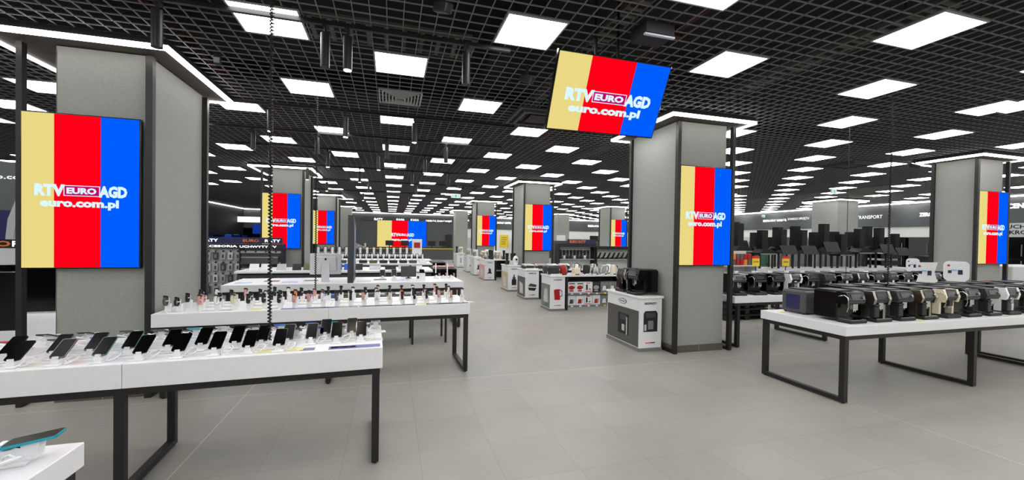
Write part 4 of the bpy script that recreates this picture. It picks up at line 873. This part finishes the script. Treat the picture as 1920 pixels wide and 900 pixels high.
# ---- coffee machines
def coffee(kind):
    """bean-to-cup machine facing -Y, base centred on the origin, front at y=0; returns Proto"""
    P = []
    w_, d, h = .28, .42, .36
    cols = {'black': ('black_gloss', 'black_matte', 'chrome'), 'silver': ('black_gloss', 'steel', 'chrome'), 'gold': ('black_gloss', 'gold_steel', 'chrome'), 'cream': ('black_gloss', 'cream', 'black_matte'), 'white': ('black_gloss', 'white_gloss', 'black_matte'), 'grey': ('dark_plastic', 'mid_grey', 'chrome')}[kind]
    b = MB(); b.box(-w_/2, w_/2, .13, d, .03, h, cols[0], .012); b.box(-w_/2+.02, w_/2-.02, .14, d-.02, h, h+.012, 'dark_plastic', .004); P.append(('body', b))
    hd = MB(); hd.prism([(.02, .22), (.0, .27), (.03, h), (.14, h), (.14, .22)], 0, -w_/2, w_/2, cols[0] if kind != 'silver' else 'dark_plastic')
    pan = MB(); pan2 = None
    if kind in ('silver', 'gold', 'cream', 'white'):
        for sx in (-1, 1):
            a, c = (-w_/2-.004, -w_/2+.035) if sx < 0 else (w_/2-.035, w_/2+.004)
            if sx > 0: pan2 = MB()
            (pan if sx < 0 else pan2).prism([(.012, .2), (-.008, .27), (.022, h+.004), (.13, h+.004), (.13, .045), (.06, .045), (.06, .2)], 0, a, c, cols[1])
    else: pan.box(-w_/2+.01, w_/2-.01, -.001, .004, .24, .26, 'dark_grey')
    dsp = MB(); dsp.obox((0, .012, .31), (.16, .006, .055), Matrix.Rotation(-.3, 3, 'X'), 'smoke_glass'); dsp.cyl((.09, .0, .30), (.09, -.012, .30), .016, 'chrome', 12)
    P.append(('brew_head', hd, [('control_panel', dsp), ('side_trim', pan)]+([('side_trim', pan2)] if pan2 else [])))
    sp = MB(); sp.box(-.035, .035, .01, .06, .15, .23, 'chrome' if kind != 'cream' else 'dark_plastic', .006); sp.cyl((-.015, .03, .15), (-.015, .03, .13), .006, 'chrome', 8); sp.cyl((.015, .03, .15), (.015, .03, .13), .006, 'chrome', 8); P.append(('coffee_spout', sp))
    tr = MB(); tr.box(-w_/2+.005, w_/2-.005, -.03, .14, 0, .04, 'black_matte', .01); g = MB(); g.box(-w_/2+.02, w_/2-.02, -.02, .12, .04, .044, cols[2]); P.append(('drip_tray', tr, [('tray_grid', g)]))
    if kind in ('silver', 'gold', 'grey', 'white'):
        j = MB(); j.box(-.125, -.045, .0, .10, .05, .19, 'smoke_glass', .008); jl = MB(); jl.box(-.128, -.042, -.004, .104, .19, .21, 'black_matte', .005); P.append(('milk_jug', j, [('jug_lid', jl)]))
    else:
        s = MB(); s.tube([(-w_/2-.012, .1, .31), (-w_/2-.022, .03, .33), (-w_/2-.022, -.01, .30), (-w_/2-.022, -.02, .2), (-w_/2-.022, .0, .14)], .005, 'chrome', 6); P.append(('steam_wand', s))
    return Proto(*P)
CM = {k: coffee(k) for k in ('black', 'silver', 'gold', 'cream', 'white', 'grey')}
ADJ = {'black': 'glossy black', 'silver': 'black and steel', 'gold': 'bronze toned', 'cream': 'cream framed', 'white': 'white framed', 'grey': 'dark grey'}
RT = Frame(14.5, 3.42, 0)
def rtable(x0, x1, y0, D, legs, label, z=.88, th=.11):
    t = thing('display_table', label, 'table', (x0, y0, 0), 0, 'white coffee machine tables'); L = x1-x0
    m = MB(); m.box(0, L, 0, D, z-th, z, 'white', .003); ob('tabletop', m, t)
    m = MB(); z1 = z-th
    for a, b in ((.02, .065), (D-.065, D-.02)): m.box(.02, L-.02, a, b, z1-.05, z1, 'black_metal')
    for u in (.02, L-.065): m.box(u, u+.045, .065, D-.065, z1-.05, z1, 'black_metal')
    ob('frame', m, t)
    for u in legs:
        m = MB(); u -= x0; m.box(u, u+.06, .02, .08, .012, z1-.05, 'black_metal'); m.box(u, u+.06, D-.08, D-.02, .012, z1-.05, 'black_metal'); m.box(u, u+.06, .08, D-.08, .012, .055, 'black_metal')
        m.cyl((u+.03, .05, 0), (u+.03, .05, .012), .02, 'black_matte', 8); m.cyl((u+.03, D-.05, 0), (u+.03, D-.05, .012), .02, 'black_matte', 8); ob('leg', m, t)
    return t
rtable(4.9, 9.3, 3.40, 1.12, (4.92, 7.17, 9.2), 'white coffee machine table on black legs at the right front')
rtable(9.4, 13.5, 3.40, 1.12, (9.42, 11.6, 13.4), 'second coffee machine table reaching the right edge')
rtable(5.62, 12.0, 5.70, 1.1, (5.7, 7.72, 9.9, 11.9), 'white coffee machine table behind the front right table')
rtable(7.2, 15.0, 8.0, 1.1, (7.3, 10.2, 13.0, 14.9), 'third appliance table on the right with yellow price signs', .86)
def machines(xs, y, z, kinds, rz, where, gr, sc=(1, 1, 1)):
    for k, x in enumerate(xs):
        q = kinds[k % len(kinds)]; CM[q].put('coffee_machine', '%s coffee machine, %s from left, %s' % (ADJ[q], ordn(k), where), 'coffee machine', (x, y, z), rz, gr, sc)
machines([5.24, 5.66, 6.07, 6.49, 6.92, 7.34, 7.76, 8.18, 8.6, 9.02, 9.44, 9.86], 3.52, .88, ['black', 'silver', 'grey', 'gold', 'cream', 'black', 'grey', 'white', 'black', 'silver', 'black', 'gold'], 0, 'front row of the nearest coffee table', 'coffee machines on the front table')
machines([5.98, 6.4, 6.85, 7.3, 7.72, 8.15, 8.57, 9.0, 9.5, 9.95], 4.44, .88, ['black', 'black', 'silver', 'white', 'black', 'grey', 'black', 'silver', 'black'], PI, 'rear row of the nearest coffee table', 'coffee machines on the front table')
machines([5.85, 6.3, 6.72, 7.12, 7.55, 7.97, 8.4, 8.82, 9.24, 9.66, 10.1, 10.5, 10.95, 11.4], 5.82, .88, ['black', 'black', 'black', 'white', 'black', 'grey', 'black', 'silver', 'black', 'grey', 'black'], 0, 'front row of the second coffee table', 'coffee machines on the second table')
machines([6.1, 6.6, 7.1, 7.6, 8.1, 8.6, 9.1, 9.6, 10.2, 10.7, 11.2], 6.7, .88, ['black', 'grey', 'black', 'silver'], PI, 'rear row of the second coffee table', 'coffee machines on the second table', (1,.9,.85))
# steel wands lying in front
t = thing('countertop_oven', 'dark grey box machine with side window, left corner of the front coffee table', 'appliance', (5.33, 4.42, .88), PI-.0)
m = MB(); m.box(-.19, .19, 0, .34, .012, .31, 'machine_grey', .025); m.box(-.12, .12, .05, .3, .31, .325, 'black_matte', .005); ob('body', m, t)
m = MB(); m.box(.19, .195, .08, .27, .06, .25, 'navy'); ob('side_window', m, t); m = MB(); m.box(-.12, -.08, .34, .345, .06, .1, 'black_matte'); ob('socket', m, t)
m = MB()
for a in (-.15, .15):
    for b in (.04, .3): m.cyl((a, b, 0), (a, b, .014), .015, 'black_matte', 8)
ob('foot', m, t)
CARDY.put('price_card', 'yellow price card at the left corner of the front coffee table', 'price card', (5.03, 4.3, .88), .2, 'price cards')
CARDY.put('price_card', 'pale yellow price card lying before the bronze machine', 'price card', (6.28, 3.5, .88), .1, 'price cards')
# rounded white boards
def wboard(x, y, z, wd, h, rz, label, curved=False):
    t = thing('advert_board', label, 'advertising board', (x, y, z), rz); m = MB()
    if curved: m.prism([(-wd/2+.02, 0), (wd/2, 0), (wd/2-.03, h*.5), (wd/2, h), (-wd/2, h-.01), (-wd/2+.05, h*.5)], 1, -.012, .012, 'white_gloss')
    else: m.prism([(a, b+h/2) for a, b in rrect(wd, h, .06, 5)], 1, -.012, .012, 'white_gloss')
    ob('board', m, t); m = MB(); m.cyl((-wd*.3, -.014, h*.78), (-wd*.3, -.012, h*.78), .016, 'red', 14); m.box(-.2*wd, .02*wd, -.014, -.012, h*.5, h*.58, 'pale_blue'); m.box(-.32*wd, -.18*wd, -.0145, -.012, h*.38, h*.53, 'navy'); m.box(.06*wd, .24*wd, -.0145, -.012, h*.32, h*.56, 'navy'); ob('print', m, t)
    m = MB(); m.box(-.1, .1, -.05, .08, -.015, .0, 'white_shade'); ob('foot', m, t)
wboard(8.40, 4.24, 1.268, .28, .30, -1.0, 'rounded white advertising board right of the curved one before the far right pillar')
wboard(7.68, 4.22, 1.268, .24, .29, -1.0, 'white advertising board with curved sides standing on the coffee machines', True)
wboard(11.2, 6.4, 1.213, .22, .3, -1.0, 'small white board partly behind the curved white board')
# hanging cables right
coil(6.55, 4.02, 1.2, CEIL, .013, 'black coiled cable hanging over the front coffee table')
m = MB(); m.tube([(7.6, 5.3, 1.0), (7.6, 5.3, CEIL)], .005, 'black_matte', 5); tag(ob('power_cable', m), 'thin straight black cable hanging beside the coiled one on the right', 'cable')
# machines on the espresso cabinet
CM['black'].put('coffee_machine', 'large black and steel coffee machine at the front of the espresso cabinet', 'coffee machine', (3.93, 6.16, .9), -PI/2, 'coffee machines on the espresso cabinet', (1.1, .95, 1.15))
CM['silver'].put('coffee_machine', 'coffee machine behind the front one on the espresso cabinet', 'coffee machine', (3.95, 6.58, .9), -PI/2, 'coffee machines on the espresso cabinet', (1.05, .9, 1.1))
# third table: blue machines and yellow signs
PB = {}
for c in ('navy', 'black_matte', 'dark_grey', 'silver_plastic'):
    a = MB(); a.box(-.2, .2, -.15, .15, 0, .22, c, .04); b = MB(); b.box(-.15, .15, -.155, -.15, .08, .17, 'smoke_glass', .002); d = MB(); d.box(-.05, .05, -.17, -.13, .2, .26, 'white_gloss'); PB[c] = Proto(('body', a), ('window', b), ('tag', d))
for k in range(14):
    c = ['navy', 'dark_grey', 'navy', 'silver_plastic', 'dark_grey', 'navy', 'black_matte'][k % 7]
    PB[c].put('tabletop_appliance', '%s appliance with white tag, %s from left on the third appliance table' % ({'navy':'navy blue','dark_grey':'grey','silver_plastic':'silver','black_matte':'black'}[c], ordn(k)), 'appliance', (7.5+.52*k, 8.25, .86), 0, 'appliances on the third table')
for k, (u, v0, v1) in enumerate(((1417, 477, 499), (1473, 477, 499))):
    z = 1.2; x, y = FL(u, v1, z); t = thing('price_sign', 'yellow and red price sign, %s one above the blue machines' % ('left' if k == 0 else 'right'), 'sign', (x, y, 0), -.2, 'yellow price signs')
    m = MB(); m.box(-.1, .1, -.004, .004, 1.2, 1.40, 'yellow'); ob('price_sheet', m, t); m = MB(); m.box(-.1, .1, -.005, .005, 1.40, 1.46, 'bright_red'); ob('header', m, t); m = MB(); m.box(-.01, .01, 0, .01, .86, 1.2, 'black_matte'); ob('post', m, t)
    link('lettering', text_mesh('2999', (-.07, .07, 1.29, 1.33), -.006, 'black_matte', .02), t)
# pallet with boxes under the second table
t = thing('pallet', 'dark pallet holding boxes under the second coffee table', 'pallet', (7.6, 8.0, 0)) if False else thing('pallet', 'dark stacked pallets under the third appliance table', 'pallet', (7.4, 7.75, 0))
m = MB()
for zz in (0, .14, .28):
    for a in (0, .55, 1.1): m.box(a, a+.12, 0, .8, zz, zz+.09, 'black_matte')
    for b in (0, .2, .4, .6): m.box(0, 1.22, b, b+.14, zz+.09, zz+.12, 'black_matte')
ob('boards', m, t)
for k, c in enumerate(('dark_grey', 'brown_grey', 'cyan')): m = MB(); m.box(7.45+.4*k, 7.8+.4*k, 7.8, 8.4, .402, .55, c); tag(ob('carton', m), '%s carton on the dark pallets' % ('grey', 'brown', 'turquoise')[k], 'box', 'cartons on the pallets')
# ---- cooker hood display
simple = MB()
t = thing('hood_table', 'long pale table under the row of cooker hoods', 'table', (9, 11, 0)); m = MB(); m.box(0, 11, 0, 1.2, .86, .92, 'white_shade'); ob('tabletop', m, t); m = MB(); m.box(.1, 10.9, .15, 1.1, 0, .86, 'white_shade'); ob('base', m, t)
def hood(kind):
    ch = MB(); bd = MB(); gl = MB()
    ch.box(-.13, .13, .0, .24, .45, 1.15, 'soft_black')
    if kind == 'slant': bd.prism([(-.12, .42), (.2, .28), (.24, .32), (.24, .46), (-.1, .5)], 0, -.38, .38, 'soft_black'); bd.v = [(a, b, c+.02) for a, b, c in bd.v]; gl.prism([(-.13, .60), (-.28, .30), (-.26, .29), (-.1, .60)], 0, -.36, .36, 'soft_black')
    else: bd.prism([(-.38, .28), (.38, .28), (.38, .34), (.15, .48), (-.15, .48), (-.38, .34)], 1, -.15, .28, 'soft_black'); gl.box(-.36, .36, -.155, -.15, .29, .33, 'mid_grey')
    ps = MB(); ps.box(-.03, .03, .18, .24, -.22, .30, 'black_metal'); pl = MB(); pl.box(-.32, -.28, .18, .24, -.22, .30, 'black_metal')
    return Proto(('chimney', ch), ('hood_body', bd), ('glass_front', gl), ('post', ps), ('post', pl))
HO = {k: hood(k) for k in ('slant', 'box')}
for k, (x, yy, kind, sz) in enumerate([(9.4+.47*k+(.1 if k%3==0 else 0), 11.25 if k%2==0 else 11.9, ['slant','box','slant','slant','box'][k%5], [.92,1.0,1.08,1.0,1.12,1.18,.97][k%7]) for k in range(21)]):
    HO[kind].put('cooker_hood', 'black cooker hood on posts, %s from the left in the hood display' % ordn(k), 'cooker hood', (x, yy, .92+.22*sz), 0, 'cooker hoods on posts', (.95, .95, sz))
# ---- tall appliances along the right wall
FRG = {}
for c in ('black_gloss', 'silver_plastic', 'white', 'dark_grey'):
    a = MB(); a.box(-.3, .3, 0, .6, .03, 1.95, c, .015); b = MB(); b.box(-.3, .3, -.01, 0, 1.2, 1.205, 'black_matte'); d = MB(); d.box(.22, .24, -.04, -.01, .8, 1.15, 'steel'); d.box(.22, .24, -.04, -.01, 1.3, 1.7, 'steel'); FRG[c] = Proto(('body', a), ('door_gap', b), ('handle', d))
n = 0
for k in range(30):
    y = 8.0+.95*k; c = ['black_gloss', 'dark_grey', 'black_gloss', 'silver_plastic', 'black_gloss', 'white', 'black_gloss'][(k*3) % 7]
    if y > 36: break
    FRG[c].put('refrigerator', '%s refrigerator against the right wall, %s from the near end' % ({'black_gloss': 'black', 'dark_grey': 'dark grey', 'silver_plastic': 'silver', 'white': 'white'}[c], ordn(k)), 'refrigerator', (22.7, y, 0), -PI/2, 'refrigerators on the right wall', (1.35, 1, 1.12))
for k in range(16):
    x = 6.6+1.02*k; c = ['silver_plastic', 'black_gloss', 'black_gloss', 'dark_grey', 'black_gloss'][k % 5]
    if 9.5 < x < 11.4: continue
    FRG[c].put('refrigerator', '%s refrigerator along the back wall, %s from the left' % ({'black_gloss': 'black', 'dark_grey': 'dark grey', 'silver_plastic': 'silver'}[c], ordn(k)), 'refrigerator', (x, 37.6, 0), 0, 'refrigerators on the back wall', (1.45, 1, .95))
# lit fridge showcase colours in the hood area
for k, (x, y, c, lab) in enumerate(((12.6, 15.8, 'cyan', 'turquoise lit refrigerator behind the cooker hoods'), (13.8, 15.6, 'white', 'white refrigerator behind the cooker hoods'), (15.2, 14.0, 'green', 'pale green edged refrigerator behind the cooker hoods'), (15.9, 14.0, 'silver_plastic', 'silver refrigerator behind the cooker hoods'), (17.2, 13.8, 'mid_grey', 'grey refrigerator left of the plain pillar'), (18.3, 13.2, 'mid_grey', 'grey refrigerator right before the plain pillar'))):
    m = MB(); m.box(x-.3, x+.3, y, y+.6, .02, 1.5+.0*k, c, .01); m.box(x-.3, x+.3, y-.008, y, .9, .91, 'black_matte'); m.box(x+.22, x+.25, y-.03, y, .95, 1.3, 'steel'); tag(ob('refrigerator', m), lab, 'refrigerator')
m = MB()
for k in range(4): m.box(19.6, 20.6, 12.2+.01*k, 12.8, .4+.28*k, .6+.28*k, 'black_matte')
m.box(19.6, 20.6, 12.3, 12.8, 0, 1.5, 'white_shade'); tag(ob('built_in_oven', m), 'white tower with black oven fronts right of the plain pillar', 'oven')
# big pale appliance right of far right pillar
t = thing('refrigerator_row', 'large pale appliance beside the far right pillar', 'appliance', (14.1, 6.1, 0)); m = MB(); m.box(0, 1.8, 0, .7, 0, 1.35, 'white_shade', .02); ob('body', m, t); m = MB(); m.box(.9, .905, -.006, 0, .05, 1.3, 'mid_grey'); ob('door_gap', m, t)
m = MB(); m.box(13.9, 16.2, 7.3, 7.9, 1.48, 1.52, 'black_matte'); m.box(14.6, 15.2, 7.35, 7.8, 1.52, 1.75, 'white_shade', .01); m.box(13.95, 14.0, 7.35, 7.85, 0, 1.48, 'black_matte'); m.box(16.1, 16.15, 7.35, 7.85, 0, 1.48, 'black_matte'); tag(ob('microwave_shelf', m), 'black shelf with a pale microwave at the right edge', 'shelf')
# ---- distant shelving between the mid-hall pillar and the central pillar
def back_shelf(x0, x1, y, z, label, header='EURO RATY', hx=None, mh='orange'):
    t = thing('back_shelf', label, 'shelf unit', (x0, y, 0)); L = x1-x0
    m = MB(); m.box(0, L, .4, .44, 0, z, 'wall_white'); m.box(0, .05, 0, .44, 0, z, 'black_matte'); m.box(L-.05, L, 0, .44, 0, z, 'black_matte'); ob('back_panel', m, t)
    for k, zz in enumerate((.5, .95)):
        m = MB(); m.box(.05, L-.05, 0, .4, zz-.03, zz, 'grey_light'); ob('shelf_board', m, t)
    m = MB(); m.box(-.02, L+.02, -.02, .44, z, z+.14, 'black_matte'); h = ob('header', m, t)
    if header:
        a, b = hx; link('lettering', text_mesh(header, (a, b, z+.17, z+.31), -.03, mh, .04), h); m = MB(); m.box(a-.1, b+.5, -.025, .0, z+.14, z+.34, 'navy'); ob('banner', m, h)
    return t
back_shelf(7.2, 9.0, 17.2, 1.5, 'white back shelf with blenders behind the kettle gondola', 'EURO RATY', (.5, 1.3)); back_shelf(9.05, 11.4, 17.2, 1.4, 'white back shelf with vacuum heads behind the kettle gondola', None)
back_shelf(11.45, 13.4, 17.2, 1.4, 'white back shelf with turquoise goods left of the central pillar', 'EURO RATY', (.2, 1.3))
for k in range(9): BL[['black_matte', 'silver_plastic', 'black_matte'][k % 3]].put('blender', 'blender on the white back shelf, %s from the left' % ordn(k), 'blender', (7.35+.17*k, 17.35, .953), 0, 'blenders on the back shelf')
vc = MB(); vc.prism([(-.1, 0), (.12, 0), (.12, .03), (.0, .08), (-.12, .3), (-.16, .3), (-.06, .06)], 0, -.04, .04, 'black_matte'); VC = Proto(('vacuum_head', vc))
for k in range(9): VC.put('vacuum_cleaner', 'dark vacuum head leaning on the back shelf, %s from the left' % ordn(k), 'vacuum cleaner', (9.25+.24*k, 17.4, .953), .6, 'vacuum heads on the back shelf')
tq = MB(); tq.cyl((0,0,0), (0,0,.2), .06, 'cyan', 10); tq.cyl((0,0,.2), (0,0,.28), .03, 'green', 10); TQ = Proto(('steam_iron', tq))
for k in range(6): TQ.put('steam_iron', 'turquoise appliance on the right back shelf, %s from the left' % ordn(k), 'iron', (12.1+.2*k, 17.4, .953), 0, 'turquoise appliances')
# further dim fridges on display between
for k, (x, y, c, lab) in enumerate(((10.3, 24, 'dark_grey', 'dark refrigerator behind the back shelves, left one'), (12.6, 24, 'brown_grey', 'brown refrigerator behind the back shelves, right one'))):
    m = MB(); m.box(x-.45, x+.45, y, y+.6, .02, 1.75, c, .01); m.box(x-.005, x+.005, y-.01, y, .1, 1.7, 'black_matte'); m.box(x-.3, x+.25, y+.2, y+.3, 1.75, 2.1, 'white' if k == 0 else 'black_matte'); tag(ob('refrigerator', m), lab, 'refrigerator')
# ---- red goods shelf right behind the central pillar
t = thing('goods_shelf', 'shelf of red and orange packages right behind the central pillar', 'shelf', (8.6, 9.9, 0)); m = MB(); m.box(0, 2.0, 0, .5, 1.1, 1.13, 'white_shade'); m.box(0, 2.0, .45, .5, 0, 1.55, 'white_shade'); m.box(0, .04, 0, .5, 0, 1.1, 'white_shade'); m.box(1.96, 2.0, 0, .5, 0, 1.1, 'white_shade'); ob('frame', m, t)
pk = {c: Proto(('package', MB().box(-.06, .06, -.05, .05, 0, .17, c, .01))) for c in ('red', 'orange', 'brown_grey')}
for r in range(2):
    for k in range(13): c = ['red', 'brown_grey', 'orange', 'red', 'brown_grey'][(k*2+r) % 5]; pk[c].put('coffee_package', '%s package, %s from the left in the %s layer behind the central pillar' % ({'red':'red','orange':'orange','brown_grey':'brown'}[c], ordn(k), ('lower', 'upper')[r]), 'package', (8.7+.145*k, 10.1, 1.131+.172*r), 0, 'packages on the goods shelf')
# ---- left: accessory racks and the dark television corner
def rack(x0, x1, y, z, label, head, cols, n, rows):
    t = thing('accessory_rack', label, 'shelf unit', (x0, y, 0)); L = x1-x0
    m = MB(); m.box(0, L, .1, .5, 0, z, 'grey_light' if rows == 4 else 'dark_grey'); m.box(-.03, 0, .05, .5, 0, z, 'black_matte'); m.box(L, L+.03, .05, .5, 0, z, 'black_matte'); ob('back_panel', m, t)
    m = MB(); m.box(-.03, L+.03, .03, .5, z, z+.13, 'black_matte'); h = ob('header', m, t); link('lettering', text_mesh(head, (L-1.0, L-.1, z+.03, z+.09), .028, 'sign_white', .03), h)
    for r in range(rows):
        zz = z-.08-.31*r; m = MB(); m.box(0, L, .08, .1, zz-.04, zz+.02, 'grey_light')
        for k in range(n): a = (k+.5)*L/n; m.box(a-.015, a+.015, .03, .08, zz-.02, zz+.02, 'black_matte')
        ob('hook_rail', m, t)
    return t
rack(-5.6, -4.0, 13.2, 1.42, 'pale accessory rack right beside the left pillar', 'AKCESORIA', None, 9, 4)
pk2 = {c: Proto(('pack', MB().box(-.055, .055, -.02, .02, -.2, 0, c)), ('goods', MB().box(-.022, .022, -.025, -.02, -.16, -.06, 'dark_grey' if c != 'dark_grey' else 'mid_grey'))) for c in ('grey_light', 'white_shade', 'dark_grey')}
for r in range(4):
    for k in range(9): c = ['grey_light', 'white_shade', 'grey_light', 'dark_grey'][(k*3+r) % 4]; pk2[c].put('blister_pack', 'hanging pack, %s from left in the %s row of the accessory rack' % (ordn(k), ordn(r)), 'accessory pack', (-5.6+(k+.5)*1.6/9, 13.25, 1.31-.31*r), 0, 'packs on the accessory rack')
rack(-3.94, -2.95, 12.9, 1.42, 'dark accessory rack behind the left end of the tablet table', 'UCHWYTY TV', None, 4, 3) 
rk = bpy.data.objects['accessory_rack.001']
for r in range(3): m = MB(); m.box(.05, .94, -.06, .1, 1.0-.31*r, 1.22-.31*r, 'dark_grey', .01); m.box(.05, .94, -.065, -.06, 1.18-.31*r, 1.2-.31*r, 'grey_light'); ob('boxed_goods', m, rk)
t = thing('banner', 'long blue banner with orange and white lettering above the accessory racks', 'sign', (-6.0, 13.35, 1.56)); m = MB(); m.box(-1, 3.0, 0, .03, 0, .17, 'navy'); ob('board', m, t)
for a, s_, mm in ((.35, 'EURO', 'orange'), (1.0, 'RATY', 'sign_white'), (2.0, 'EURO', 'orange'), (2.55, 'RATY', 'sign_white')): link('lettering', text_mesh(s_, (a, a+.4, .04, .12), -.004, mm, .03), t)
# televisions
def tvset(lit):
    a = MB(); a.box(-.62, .62, 0, .05, .08, .80, 'black_gloss', .006); b = MB(); b.box(-.6, .6, -.003, 0, .1, .78, lit); c = MB(); c.box(-.3, .3, -.1, .12, 0, .015, 'black_matte'); c.box(-.04, .04, .0, .03, .015, .1, 'black_matte'); return Proto(('casing', a), ('display', b), ('foot', c))
TVK = {c: tvset(c) for c in ('black_gloss', 'scr_navy', 'scr_deep')}
t = thing('television_bench', 'dark bench carrying televisions along the left wall', 'bench', (-10.3, 14, 0)); m = MB(); m.box(0, .8, 0, 21, 0, 1.0, 'wall_black'); ob('body', m, t)
for k in range(13): TVK[['scr_navy', 'black_gloss', 'scr_deep', 'black_gloss'][k % 4]].put('television', 'television on the dark left bench, %s from the near end' % ordn(k), 'television', (-9.9, 14.8+1.55*k, 1.0), PI/2, 'televisions along the left wall')
for k in range(4): TVK[['black_gloss', 'scr_deep', 'scr_navy', 'scr_deep'][k]].put('television', 'television on the far dark wall, %s from the left' % ordn(k), 'television', (-10.0+1.5*k, 35.7, 1.3), 0, 'televisions on the far left wall', (1.1, 1, 1.3))
m = MB(); m.box(-10.7, -4.7, 35.5, 36.4, 0, 1.28, 'wall_black'); tag(ob('television_bench', m), 'dark bench under the televisions of the far left wall', 'bench')
m = MB(); m.box(-10.9, -8.2, 35.2, 35.3, 2.75, 3.15, 'sign_white'); tag(ob('lightbox_sign', m), 'long glowing white sign in the dark television corner', 'sign')
m = MB(); m.box(-9.9, -8.6, 35.15, 35.2, 1.9, 2.6, 'scr_deep'); m.box(-9.4, -8.7, 35.14, 35.15, 2.15, 2.25, 'scr_pale'); m.box(-9.4, -8.7, 35.14, 35.15, 2.35, 2.45, 'scr_pale'); tag(ob('wall_screen', m), 'blue screen with pale writing below the glowing white sign', 'screen')
# televisions beside the left pillar
for k, (x, y, lab) in enumerate(((-5.25, 6.2, 'large black television left of the left pillar'), (-5.6, 7.6, 'black television with a white label behind the first one'))):
    t = thing('television', lab, 'television', (x, y, .55)); m = MB(); m.box(-.9, 1.1, 0, .06, .1, .78, 'black_gloss', .006); ob('casing', m, t); m = MB(); m.box(-.3, .3, -.1, .16, 0, .02, 'black_matte'); m.box(-.05, .05, 0, .04, .02, .12, 'black_matte'); ob('foot', m, t)
    if k: m = MB(); m.box(1.25, 1.40, -.01, -.0, .62, .80, 'white'); m.box(1.2, 1.9, 0, .05, .1, .8, 'dark_grey'); ob('label', m, t)
t = thing('low_table', 'white low table under the televisions left of the left pillar', 'table', (-7.2, 5.9, 0)); m = MB(); m.box(0, 3.4, 0, 2.2, .47, .55, 'white'); ob('tabletop', m, t); m = MB(); m.box(.1, 3.3, .1, 2.1, 0, .47, 'white_shade'); ob('base', m, t)
t = thing('promotion_stand', 'blue promotion wall with orange lettering at the left edge behind the pillar', 'display', (-8.2, 9.4, 0)); m = MB(); m.box(0, 2.3, 0, .1, 0, 1.5, 'white_shade'); m.box(0, 2.3, -.01, 0, 1.65, 2.15, 'navy'); m.box(0, 2.3, 0, .1, 1.5, 2.16, 'black_matte'); m.box(0, 2.3, 0, .1, 2.16, 3.0, 'wall_dark'); ob('wall_panel', m, t)
link('lettering', text_mesh('EURO', (1.2, 1.85, 1.53, 1.63), -.02, 'orange', .03), t); link('lettering', text_mesh('RATY', (1.87, 2.28, 1.53, 1.63), -.02, 'sign_white', .03), t); link('web_address', text_mesh('euro.com.pl', (1.4, 2.28, 2.68, 2.78), -.02, 'sign_white', .01), t)
m = MB(); m.prism([(1.9, 1.66), (2.0, 1.66), (2.05, 2.0), (2.15, 2.38), (2.05, 2.38), (1.93, 2.0)], 1, -.2, -.12, 'silver_plastic'); ob('robot_arm_figure', m, t)
